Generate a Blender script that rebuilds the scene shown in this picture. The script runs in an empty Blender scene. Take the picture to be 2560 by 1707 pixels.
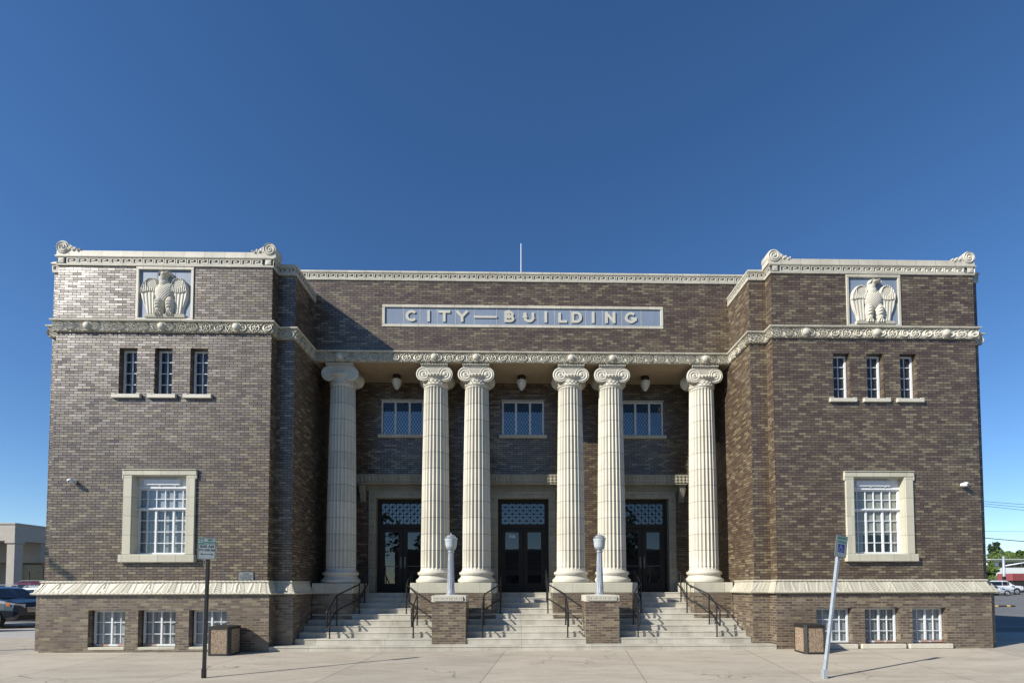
import bpy, math, random
import numpy as np
from mathutils import Matrix, Vector

random.seed(7)
rng = np.random.default_rng(7)
scene = bpy.context.scene
R = math.radians

# ------------------------------------------------------------------ camera, sky, sun, exposure
cam_data = bpy.data.cameras.new('camera')
cam = bpy.data.objects.new('camera', cam_data)
scene.collection.objects.link(cam)
cam_data.sensor_width = 36.0
cam_data.lens = 1279.0 / 2560 * 36
cam_data.shift_x = -37.3 / 2560
cam_data.shift_y = 563.4 / 2560
cam_data.clip_start = 0.1
cam_data.clip_end = 3000
cam.matrix_world = (Matrix.Translation((-0.245, -13.5, 1.625)) @ Matrix.Rotation(-0.0217, 4, 'Z')
                    @ Matrix.Rotation(math.pi / 2 + 0.0382, 4, 'X') @ Matrix.Rotation(-0.0023, 4, 'Z'))
scene.camera = cam

SUN_TRAVEL = Vector((1.70, 1.0, -1.222)).normalized()
SUN_EL = math.asin(-SUN_TRAVEL.z)
SUN_AZ = math.atan2(-SUN_TRAVEL.x, -SUN_TRAVEL.y)      # clockwise from +Y
world = bpy.data.worlds.new('World')
scene.world = world
world.use_nodes = True
wn = world.node_tree.nodes
wl = world.node_tree.links
wn.clear()
sky = wn.new('ShaderNodeTexSky')
sky.sky_type = 'NISHITA'
sky.sun_disc = False
sky.sun_elevation = SUN_EL
sky.sun_rotation = SUN_AZ
sky.altitude = 1300
sky.air_density = 1.0
sky.dust_density = 0.2
sky.ozone_density = 3.5
hsv = wn.new('ShaderNodeHueSaturation')
hsv.inputs['Saturation'].default_value = 1.17
hsv.inputs['Value'].default_value = 1.0
hsv.inputs['Hue'].default_value = 0.503
bg = wn.new('ShaderNodeBackground')
bg.inputs['Strength'].default_value = 0.092
wo = wn.new('ShaderNodeOutputWorld')
wl.new(sky.outputs[0], hsv.inputs['Color'])
wl.new(hsv.outputs[0], bg.inputs['Color'])
wl.new(bg.outputs[0], wo.inputs['Surface'])

sun_data = bpy.data.lights.new('sun', 'SUN')
sun_data.energy = 4.6
sun_data.angle = R(0.5)
sun_data.color = (1.0, 0.95, 0.86)
sun = bpy.data.objects.new('sun', sun_data)
scene.collection.objects.link(sun)
sun.location = (-30, -20, 25)
sun.rotation_mode = 'QUATERNION'
sun.rotation_quaternion = SUN_TRAVEL.to_track_quat('-Z', 'Y')

scene.view_settings.view_transform = 'Standard'
scene.view_settings.look = 'None'
scene.view_settings.exposure = 0.62
scene.view_settings.gamma = 1.0
scene.view_settings.use_curve_mapping = False

# ------------------------------------------------------------------ node helpers
class NT:
    def __init__(self, name):
        self.m = bpy.data.materials.new(name)
        self.m.use_nodes = True
        self.t = self.m.node_tree
        self.t.nodes.clear()
        self.out = self.t.nodes.new('ShaderNodeOutputMaterial')
    def n(self, typ, **props):
        nd = self.t.nodes.new(typ)
        for k, v in props.items():
            setattr(nd, k, v)
        return nd
    def set(self, sock, v):
        if isinstance(v, bpy.types.NodeSocket):
            self.t.links.new(v, sock)
        elif v is not None:
            if isinstance(v, tuple) and len(v) == 3 and sock.type == 'RGBA':
                v = (*v, 1)
            sock.default_value = v
    def math(self, op, a, b=None, c=None, clamp=False):
        nd = self.n('ShaderNodeMath', operation=op)
        nd.use_clamp = clamp
        self.set(nd.inputs[0], a)
        if b is not None: self.set(nd.inputs[1], b)
        if c is not None: self.set(nd.inputs[2], c)
        return nd.outputs[0]
    def mix(self, f, a, b, blend='MIX'):
        nd = self.n('ShaderNodeMix', data_type='RGBA', blend_type=blend)
        self.set(nd.inputs[0], f); self.set(nd.inputs[6], a); self.set(nd.inputs[7], b)
        return nd.outputs[2]
    def pos(self):
        g = self.n('ShaderNodeNewGeometry')
        s = self.n('ShaderNodeSeparateXYZ')
        self.t.links.new(g.outputs['Position'], s.inputs[0])
        return g, s.outputs[0], s.outputs[1], s.outputs[2]
    def noise(self, scale, detail=4, rough=0.6, vec=None, stretch=None):
        nd = self.n('ShaderNodeTexNoise')
        nd.inputs['Scale'].default_value = scale
        nd.inputs['Detail'].default_value = detail
        nd.inputs['Roughness'].default_value = rough
        if vec is None:
            vec = self.n('ShaderNodeNewGeometry').outputs['Position']
        if stretch:
            mp = self.n('ShaderNodeMapping')
            mp.inputs['Scale'].default_value = stretch
            self.t.links.new(vec, mp.inputs[0]); vec = mp.outputs[0]
        self.t.links.new(vec, nd.inputs['Vector'])
        return nd.outputs['Fac']
    def ramp(self, f, stops, interp='LINEAR'):
        nd = self.n('ShaderNodeValToRGB')
        cr = nd.color_ramp
        cr.interpolation = interp
        while len(cr.elements) < len(stops): cr.elements.new(0.5)
        for e, (p, c) in zip(cr.elements, stops):
            e.position = p
            e.color = (*c, 1) if len(c) == 3 else c
        self.set(nd.inputs[0], f)
        return nd.outputs[0]
    def principled(self, color, rough=0.6, metal=0.0, spec=0.5, normal=None, coat=0.0):
        p = self.n('ShaderNodeBsdfPrincipled')
        self.set(p.inputs['Base Color'], color)
        self.set(p.inputs['Roughness'], rough)
        self.set(p.inputs['Metallic'], metal)
        self.set(p.inputs['Specular IOR Level'], spec)
        self.set(p.inputs['Coat Weight'], coat)
        p.inputs['Coat Roughness'].default_value = 0.05
        if normal is not None: self.t.links.new(normal, p.inputs['Normal'])
        self.t.links.new(p.outputs[0], self.out.inputs[0])
        return p
    def bump(self, h, strength=0.5, dist=0.01):
        b = self.n('ShaderNodeBump')
        b.inputs['Strength'].default_value = strength
        b.inputs['Distance'].default_value = dist
        self.t.links.new(h, b.inputs['Height'])
        return b.outputs[0]

def brick_material(name, dark, mid, tan, mortar_hi, mortar_lo, L=0.2175, H=0.0677, rough=0.4, tan_share=0.12, spec=0.5, joint=0.011):
    k = NT(name)
    g, x, y, z = k.pos()
    sn = k.n('ShaderNodeSeparateXYZ'); k.t.links.new(g.outputs['True Normal'], sn.inputs[0])
    side = k.math('GREATER_THAN', k.math('ABSOLUTE', sn.outputs[0]), 0.5)
    u = k.math('ADD', k.math('MULTIPLY', x, k.math('SUBTRACT', 1.0, side)), k.math('MULTIPLY', y, side))
    zz = k.math('DIVIDE', z, H)
    row = k.math('FLOOR', zz)
    v = k.math('FRACT', zz)
    odd = k.math('MULTIPLY', k.math('FLOORED_MODULO', row, 2.0), 0.5)
    rr = k.n('ShaderNodeTexWhiteNoise', noise_dimensions='1D'); k.t.links.new(row, rr.inputs['W'])
    jit = k.math('MULTIPLY', k.math('SUBTRACT', rr.outputs[0], 0.5), 0.1)
    uu = k.math('ADD', k.math('ADD', k.math('DIVIDE', u, L), odd), jit)
    col = k.math('FLOOR', uu)
    fu = k.math('FRACT', uu)
    mort = k.math('MAXIMUM', k.math('LESS_THAN', fu, joint / L), k.math('LESS_THAN', v, joint / H))
    cx = k.n('ShaderNodeCombineXYZ')
    k.t.links.new(col, cx.inputs[0]); k.t.links.new(row, cx.inputs[1]); k.t.links.new(side, cx.inputs[2])
    wnz = k.n('ShaderNodeTexWhiteNoise', noise_dimensions='3D'); k.t.links.new(cx.outputs[0], wnz.inputs['Vector'])
    patch = k.noise(0.9, 2)
    val = k.math('ADD', wnz.outputs['Value'], k.math('MULTIPLY', k.math('SUBTRACT', patch, 0.5), 0.25), clamp=True)
    t0 = 1 - tan_share
    base = k.ramp(val, [(0.0, dark), (0.28, tuple(d * 0.55 + m * 0.45 for d, m in zip(dark, mid))), (0.55, mid),
                        (t0 - 0.08, tuple(m * 0.68 + t * 0.32 for m, t in zip(mid, tan))), (t0 + 0.02, tan), (1.0, tuple(t * 1.12 for t in tan))])
    grain = k.noise(95, 3, 0.7)
    base = k.mix(0.35, base, k.mix(1.0, base, k.ramp(grain, [(0.3, (0.45,) * 3), (0.7, (1.5,) * 3)]), 'MULTIPLY'))
    grime = k.noise(0.6, 4, 0.65, stretch=(1, 1, 0.25))
    base = k.mix(0.22, base, k.mix(1.0, base, k.ramp(grime, [(0.3, (0.6,) * 3), (0.7, (1.25,) * 3)]), 'MULTIPLY'))
    mfac = k.math('MULTIPLY', k.math('ADD', k.math('LESS_THAN', z, 1.5), 0.0), k.math('MULTIPLY_ADD', k.noise(1.3, 3), 1.6, -0.1, ), clamp=True)
    mcol = k.mix(mfac, mortar_hi, mortar_lo)
    color = k.mix(mort, base, mcol)
    # each glazed brick sits at a slightly different tilt
    tilt = k.n('ShaderNodeVectorMath', operation='SUBTRACT')
    k.t.links.new(wnz.outputs['Color'], tilt.inputs[0]); tilt.inputs[1].default_value = (0.5, 0.5, 0.5)
    ts = k.n('ShaderNodeVectorMath', operation='SCALE'); k.t.links.new(tilt.outputs[0], ts.inputs[0]); ts.inputs['Scale'].default_value = 0.07
    b = k.bump(k.math('ADD', k.math('MULTIPLY', mort, -1.0), k.math('MULTIPLY', grain, 0.12)), 0.55, 0.006)
    ad = k.n('ShaderNodeVectorMath', operation='ADD'); k.t.links.new(b, ad.inputs[0]); k.t.links.new(ts.outputs[0], ad.inputs[1])
    nm = k.n('ShaderNodeVectorMath', operation='NORMALIZE'); k.t.links.new(ad.outputs[0], nm.inputs[0])
    w2 = k.n('ShaderNodeTexWhiteNoise', noise_dimensions='3D')
    off = k.n('ShaderNodeVectorMath', operation='ADD'); k.t.links.new(cx.outputs[0], off.inputs[0]); off.inputs[1].default_value = (17.3, 5.1, 3.7)
    k.t.links.new(off.outputs[0], w2.inputs['Vector'])
    rg = k.math('MULTIPLY_ADD', w2.outputs['Value'], 0.14, rough - 0.07)
    rg = k.math('MAXIMUM', rg, k.math('MULTIPLY', mort, 0.9))
    sp = k.math('MULTIPLY', k.math('SUBTRACT', 1.0, mort), spec)
    k.principled(color, rg, 0, sp, nm.outputs[0])
    return k.m

def stone_material(name, color, joint_x=None, joint_z=None, rough=0.55, speck=0.25, stain=0.25, ox=0.0, oz=0.0, jw=0.009, spec=0.35):
    k = NT(name)
    g, x, y, z = k.pos()
    c = k.mix(1.0, color, k.ramp(k.noise(140, 2, 0.8), [(0.32, (1 - speck * 1.6,) * 3), (0.5, (1.0,) * 3), (0.7, (1 + speck * 0.5,) * 3)]), 'MULTIPLY')
    st = k.noise(1.7, 5, 0.65, stretch=(1, 1, 0.45))
    c = k.mix(stain, c, k.mix(1.0, c, k.ramp(st, [(0.3, (0.62, 0.6, 0.55)), (0.6, (1.06, 1.05, 1.03))]), 'MULTIPLY'))
    line = None
    ids = k.n('ShaderNodeCombineXYZ')
    if joint_x:
        sn = k.n('ShaderNodeSeparateXYZ'); k.t.links.new(g.outputs['True Normal'], sn.inputs[0])
        side = k.math('GREATER_THAN', k.math('ABSOLUTE', sn.outputs[0]), 0.6)
        u = k.math('ADD', k.math('MULTIPLY', x, k.math('SUBTRACT', 1.0, side)), k.math('MULTIPLY', y, side))
        k.t.links.new(k.math('FLOOR', k.math('DIVIDE', k.math('ADD', u, ox + 100), joint_x)), ids.inputs[0])
        line = k.math('LESS_THAN', k.math('FRACT', k.math('DIVIDE', k.math('ADD', u, ox + 100), joint_x)), jw / joint_x)
    if joint_z:
        k.t.links.new(k.math('FLOOR', k.math('DIVIDE', k.math('ADD', z, oz + 100), joint_z)), ids.inputs[2])
        k.t.links.new(k.math('FLOOR', k.math('MULTIPLY', x, 0.8)), ids.inputs[1])
        l2 = k.math('LESS_THAN', k.math('FRACT', k.math('DIVIDE', k.math('ADD', z, oz + 100), joint_z)), jw / joint_z)
        line = l2 if line is None else k.math('MAXIMUM', line, l2)
    if line is not None:
        wb = k.n('ShaderNodeTexWhiteNoise', noise_dimensions='3D'); k.t.links.new(ids.outputs[0], wb.inputs['Vector'])
        c = k.mix(1.0, c, k.ramp(wb.outputs['Value'], [(0, (0.90, 0.90, 0.89)), (1, (1.06, 1.05, 1.04))]), 'MULTIPLY')
        c = k.mix(k.math('MULTIPLY', line, 0.7), c, (0.07, 0.06, 0.05))
    k.principled(c, rough, 0, spec, k.bump(k.noise(110, 3, 0.7), 0.25, 0.004))
    return k.m

def plain(name, color, rough=0.5, metal=0.0, spec=0.5, var=0.12, scale=9.0, coat=0.0):
    k = NT(name)
    n_ = k.noise(scale, 4, 0.65)
    c = k.mix(1.0, color, k.ramp(n_, [(0.3, (1 - var,) * 3), (0.7, (1 + var,) * 3)]), 'MULTIPLY')
    k.principled(c, rough, metal, spec, None, coat)
    return k.m

def glass_material(name, refl=0.10, tint=(0.85, 0.9, 0.95), opaque=None, lattice=None, wobble=0.0):
    k = NT(name)
    gl = k.n('ShaderNodeBsdfGlossy'); gl.inputs['Roughness'].default_value = 0.004
    gl.inputs['Color'].default_value = (1, 1, 1, 1)
    if wobble:
        k.t.links.new(k.bump(k.noise(2.2, 2, 0.5), wobble, 0.02), gl.inputs['Normal'])
    if opaque:
        base = k.n('ShaderNodeBsdfDiffuse'); k.set(base.inputs['Color'], opaque)
    else:
        base = k.n('ShaderNodeBsdfTransparent'); k.set(base.inputs['Color'], tint)
    mx = k.n('ShaderNodeMixShader')
    fr = k.n('ShaderNodeLayerWeight'); fr.inputs['Blend'].default_value = 0.5      # symmetric for both sides of a thin pane
    f = k.math('MULTIPLY_ADD', k.math('POWER', fr.outputs['Facing'], 4.0), 0.6, refl, clamp=True)
    k.t.links.new(f, mx.inputs[0]); k.t.links.new(base.outputs[0], mx.inputs[1]); k.t.links.new(gl.outputs[0], mx.inputs[2])
    res = mx.outputs[0]
    if lattice:
        g, x, y, z = k.pos()
        a = k.math('FRACT', k.math('DIVIDE', k.math('ADD', k.math('MULTIPLY', x, 1.55), z), lattice))
        b = k.math('FRACT', k.math('DIVIDE', k.math('SUBTRACT', k.math('MULTIPLY', x, 1.55), k.math('SUBTRACT', z, 50.0)), lattice))
        ln = k.math('MAXIMUM', k.math('LESS_THAN', a, 0.2), k.math('LESS_THAN', b, 0.2))
        lead = k.n('ShaderNodeBsdfPrincipled'); lead.inputs['Base Color'].default_value = (0.02, 0.022, 0.025, 1); lead.inputs['Roughness'].default_value = 0.6
        m2 = k.n('ShaderNodeMixShader')
        k.t.links.new(ln, m2.inputs[0]); k.t.links.new(res, m2.inputs[1]); k.t.links.new(lead.outputs[0], m2.inputs[2])
        res = m2.outputs[0]
    k.t.links.new(res, k.out.inputs[0])
    return k.m

def striped(name, color, pitch, axis='z', depth=0.25, rough=0.7):
    k = NT(name)
    g, x, y, z = k.pos()
    co = {'x': x, 'z': z}[axis]
    f = k.math('PINGPONG', k.math('DIVIDE', co, pitch), 0.5)
    c = k.mix(1.0, color, k.ramp(f, [(0.0, (1 - depth,) * 3), (0.5, (1.0,) * 3)]), 'MULTIPLY')
    k.principled(c, rough)
    return k.m

def concrete_material(name, color, slab=None, angle=0.0, rough=0.85):
    k = NT(name)
    g, x, y, z = k.pos()
    c = k.mix(1.0, color, k.ramp(k.noise(60, 4, 0.75), [(0.3, (0.82,) * 3), (0.7, (1.14,) * 3)]), 'MULTIPLY')
    c = k.mix(1.0, c, k.ramp(k.noise(1.1, 6, 0.7, stretch=(0.35, 1.4, 1)), [(0.28, (0.80, 0.79, 0.78)), (0.5, (1, 1, 1)), (0.75, (1.10, 1.10, 1.10))]), 'MULTIPLY')
    vo = k.n('ShaderNodeTexVoronoi', feature='DISTANCE_TO_EDGE'); vo.inputs['Scale'].default_value = 0.22
    wv = k.n('ShaderNodeVectorMath', operation='ADD'); nz = k.n('ShaderNodeTexNoise'); nz.inputs['Scale'].default_value = 1.6; nz.inputs['Detail'].default_value = 5
    gp = k.n('ShaderNodeNewGeometry').outputs['Position']; k.t.links.new(gp, nz.inputs['Vector'])
    k.t.links.new(gp, wv.inputs[0]); k.t.links.new(nz.outputs['Color'], wv.inputs[1]); k.t.links.new(wv.outputs[0], vo.inputs['Vector'])
    crack = k.math('MULTIPLY', k.math('LESS_THAN', vo.outputs['Distance'], 0.0022), k.math('GREATER_THAN', k.noise(0.35, 2), 0.53))
    c = k.mix(k.math('MULTIPLY', crack, 0.55), c, (0.06, 0.055, 0.05))
    c = k.mix(1.0, c, k.ramp(k.noise(3.5, 5, 0.75, stretch=(0.3, 1.0, 1)), [(0.32, (0.86, 0.85, 0.83)), (0.6, (1.04, 1.04, 1.04))]), 'MULTIPLY')
    spots = k.noise(7, 2, 0.5)
    c = k.mix(k.math('MULTIPLY', k.math('GREATER_THAN', spots, 0.735), 0.4), c, (0.12, 0.11, 0.10))
    if slab:
        ca, sa = math.cos(angle), math.sin(angle)
        u = k.math('ADD', k.math('MULTIPLY', x, ca), k.math('MULTIPLY', y, sa))
        uu = k.math('DIVIDE', k.math('ADD', u, 100 + slab[2]), slab[0])
        vv = k.math('DIVIDE', k.math('ADD', y, 100 + slab[3]), slab[1])
        wob = k.math('MULTIPLY', k.math('SUBTRACT', k.noise(1.5, 3), 0.5), 0.012)
        ln = k.math('LESS_THAN', k.math('FRACT', k.math('ADD', uu, wob)), 0.018 / slab[0])
        ln = k.math('MAXIMUM', ln, k.math('LESS_THAN', k.math('FRACT', k.math('ADD', vv, wob)), 0.02 / slab[1]))
        cc = k.n('ShaderNodeCombineXYZ'); k.t.links.new(k.math('FLOOR', uu), cc.inputs[0]); k.t.links.new(k.math('FLOOR', vv), cc.inputs[1])
        w = k.n('ShaderNodeTexWhiteNoise', noise_dimensions='3D'); k.t.links.new(cc.outputs[0], w.inputs['Vector'])
        c = k.mix(1.0, c, k.ramp(w.outputs['Value'], [(0, (0.9, 0.9, 0.91)), (1, (1.07, 1.06, 1.04))]), 'MULTIPLY')
        c = k.mix(k.math('MULTIPLY', ln, 0.65), c, (0.06, 0.055, 0.05))
    k.principled(c, rough, 0, 0.25, k.bump(k.noise(80, 4, 0.7), 0.3, 0.004))
    return k.m

def asphalt_material(name, color=(0.07, 0.07, 0.072)):
    k = NT(name)
    c = k.mix(1.0, color, k.ramp(k.noise(90, 3, 0.8), [(0.3, (0.6,) * 3), (0.7, (1.5,) * 3)]), 'MULTIPLY')
    c = k.mix(1.0, c, k.ramp(k.noise(0.4, 5, 0.65), [(0.3, (0.8,) * 3), (0.7, (1.2,) * 3)]), 'MULTIPLY')
    k.principled(c, 0.9, 0, 0.2)
    return k.m

CREAM = (0.57, 0.54, 0.455)
M = {}
M['brick'] = brick_material('glazed_brick', (0.074, 0.047, 0.034), (0.127, 0.092, 0.059), (0.205, 0.166, 0.102), (0.030, 0.024, 0.020), (0.30, 0.27, 0.23), rough=0.345, spec=0.85, tan_share=0.13)
M['ledge'] = stone_material('terracotta_ledge', CREAM, joint_x=0.535, rough=0.5, stain=0.5)
M['cream'] = stone_material('terracotta_plain', CREAM, rough=0.5, stain=0.3)
M['relief'] = stone_material('terracotta_relief', (0.56, 0.53, 0.445), rough=0.55, stain=0.3, speck=0.12, spec=0.3)
M['relief_base'] = stone_material('terracotta_base_relief', (0.46, 0.435, 0.35), rough=0.5, stain=0.4, speck=0.12)
M['column'] = stone_material('terracotta_column', (0.58, 0.55, 0.46), joint_z=0.492, rough=0.5, stain=0.35, oz=0.13, jw=0.015)
M['surround'] = stone_material('terracotta_surround', (0.50, 0.48, 0.385), joint_z=0.50, rough=0.55, stain=0.2, oz=0.02)
M['surround_h'] = stone_material('terracotta_head', (0.50, 0.48, 0.385), joint_x=0.46, rough=0.55, stain=0.2, ox=0.12)
M['door_stone'] = stone_material('shaded_door_terracotta', (0.33, 0.31, 0.245), joint_z=0.27, rough=0.65, stain=0.5, oz=0.1)  # door surrounds and hoods: terracotta darkened, portico shade put into its colour
M['door_stone_shaded_h'] = stone_material('shaded_hood_terracotta', (0.31, 0.29, 0.225), joint_x=0.36, rough=0.65, stain=0.5, ox=0.1)
M['plinth'] = stone_material('terracotta_plinth', (0.50, 0.48, 0.39), joint_x=0.9, rough=0.6, stain=0.35, ox=0.3)
M['ground_relief'] = plain('meander_ground', (0.17, 0.18, 0.185), 0.6)  # grey-blue glaze, with recess shade put into the colour as well
M['blue'] = stone_material('blue_terracotta', (0.20, 0.25, 0.335), rough=0.5, stain=0.35, speck=0.1)
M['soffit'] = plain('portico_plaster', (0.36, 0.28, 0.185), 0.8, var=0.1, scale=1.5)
M['white'] = plain('white_paint', (0.68, 0.70, 0.72), 0.45, var=0.06)
def rusty():
    k = NT('rust_spotted_white_paint')
    g, x, y, z = k.pos()
    low = k.math('MULTIPLY', k.math('LESS_THAN', z, 0.185), k.math('GREATER_THAN', k.noise(5.0, 3, 0.6), 0.5))
    k.principled(k.mix(k.math('MULTIPLY', low, 0.75), (0.62, 0.64, 0.65), (0.30, 0.13, 0.05)), 0.5)
    return k.m
M['rusty_white'] = rusty()
M['offwhite'] = plain('grey_white_paint', (0.55, 0.57, 0.58), 0.5, var=0.1)
M['bronze'] = plain('dark_bronze', (0.026, 0.021, 0.016), 0.55, 0.0, 0.25)
M['bronze_brushed'] = plain('brushed_metal', (0.14, 0.13, 0.12), 0.4, 0.6)  # lighter brushed metal for the side door handles
M['black'] = plain('black_iron', (0.016, 0.017, 0.019), 0.38, 0.3, var=0.3)
M['silver'] = plain('silver_paint', (0.40, 0.42, 0.45), 0.42, 0.6)
M['lamp_glass'] = plain('frosted_glass', (0.40, 0.45, 0.47), 0.25)
M['ceiling_glass'] = plain('milk_glass', (0.60, 0.58, 0.52), 0.35)
M['step'] = stone_material('weathered_step_stone', (0.47, 0.45, 0.39), joint_x=1.83, rough=0.7, stain=0.75, speck=0.18, ox=0.75)
M['sidewalk'] = concrete_material('sidewalk_concrete', (0.41, 0.37, 0.305), slab=(3.12, 40.0, 0.35, 17.0), angle=-0.11)
M['pavement'] = concrete_material('driveway_concrete', (0.37, 0.36, 0.34))
M['asphalt'] = asphalt_material('asphalt', (0.145, 0.143, 0.14))
M['kerb'] = concrete_material('kerb_concrete', (0.33, 0.32, 0.29))
M['line'] = plain('road_paint', (0.55, 0.55, 0.52), 0.8)
M['pane_dark'] = glass_material('dark_window_glass', 0.09, opaque=(0.012, 0.013, 0.016), wobble=0.02)
M['pane_lead'] = glass_material('leaded_window_glass', 0.22, opaque=(0.02, 0.026, 0.034), lattice=0.15, wobble=0.05)
M['pane_soffit_reflection'] = glass_material('soffit_reflection_glass', 0.035, opaque=(0.012, 0.011, 0.009), wobble=0.03)  # dim upper glass, the soffit's dark reflection put into its colour
M['pane_small'] = glass_material('small_window_glass', 0.07, opaque=(0.015, 0.018, 0.022), lattice=0.10, wobble=0.03)
M['pane_clear'] = glass_material('clear_window_glass', 0.07, tint=(0.96, 0.98, 0.985), wobble=0.02)
M['pane_door'] = glass_material('door_glass', 0.075, opaque=(0.010, 0.010, 0.011), wobble=0.015)
M['pane_transom'] = glass_material('transom_glass', 0.14, opaque=(0.006, 0.007, 0.010), wobble=0.02)
M['blind'] = striped('window_blind', (0.30, 0.33, 0.35), 0.05, 'z', 0.25)
M['curtain'] = striped('window_curtain', (0.22, 0.24, 0.25), 0.09, 'x', 0.45)
M['shade'] = plain('pale_window_shade', (0.25, 0.25, 0.20), 0.8)
M['sign_face'] = plain('sign_sheeting', (0.27, 0.31, 0.32), 0.5, var=0.06)
M['sign_green'] = plain('sign_green', (0.02, 0.16, 0.10), 0.5)
M['sign_ink'] = plain('sign_dark_ink', (0.03, 0.05, 0.06), 0.6)
M['sign_blue'] = plain('sign_blue', (0.03, 0.03, 0.22), 0.5)
M['galv'] = plain('galvanised_steel', (0.45, 0.49, 0.54), 0.45, 0.5)
M['bin_frame'] = plain('bin_frame_metal', (0.022, 0.021, 0.019), 0.5, var=0.3)
M['plaque'] = plain('plaque_metal', (0.22, 0.24, 0.24), 0.4, 0.4)
def pebble(name, a, b, c):
    k = NT(name)
    v = k.n('ShaderNodeTexVoronoi'); v.inputs['Scale'].default_value = 75
    k.t.links.new(k.n('ShaderNodeNewGeometry').outputs['Position'], v.inputs['Vector'])
    s = k.n('ShaderNodeSeparateXYZ'); k.t.links.new(v.outputs['Color'], s.inputs[0])
    col = k.ramp(s.outputs[0], [(0, a), (0.5, b), (1, c)])
    col = k.mix(1.0, col, k.ramp(v.outputs['Distance'], [(0.0, (1.1,) * 3), (0.7, (0.35,) * 3)]), 'MULTIPLY')
    inv = k.math('SUBTRACT', 1.0, v.outputs['Distance'])
    k.principled(col, 0.7, 0, 0.4, k.bump(inv, 0.8, 0.01))
    return k.m
M['pebble'] = pebble('pebble_aggregate', (0.28, 0.18, 0.11), (0.50, 0.36, 0.24), (0.68, 0.54, 0.40))

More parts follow.
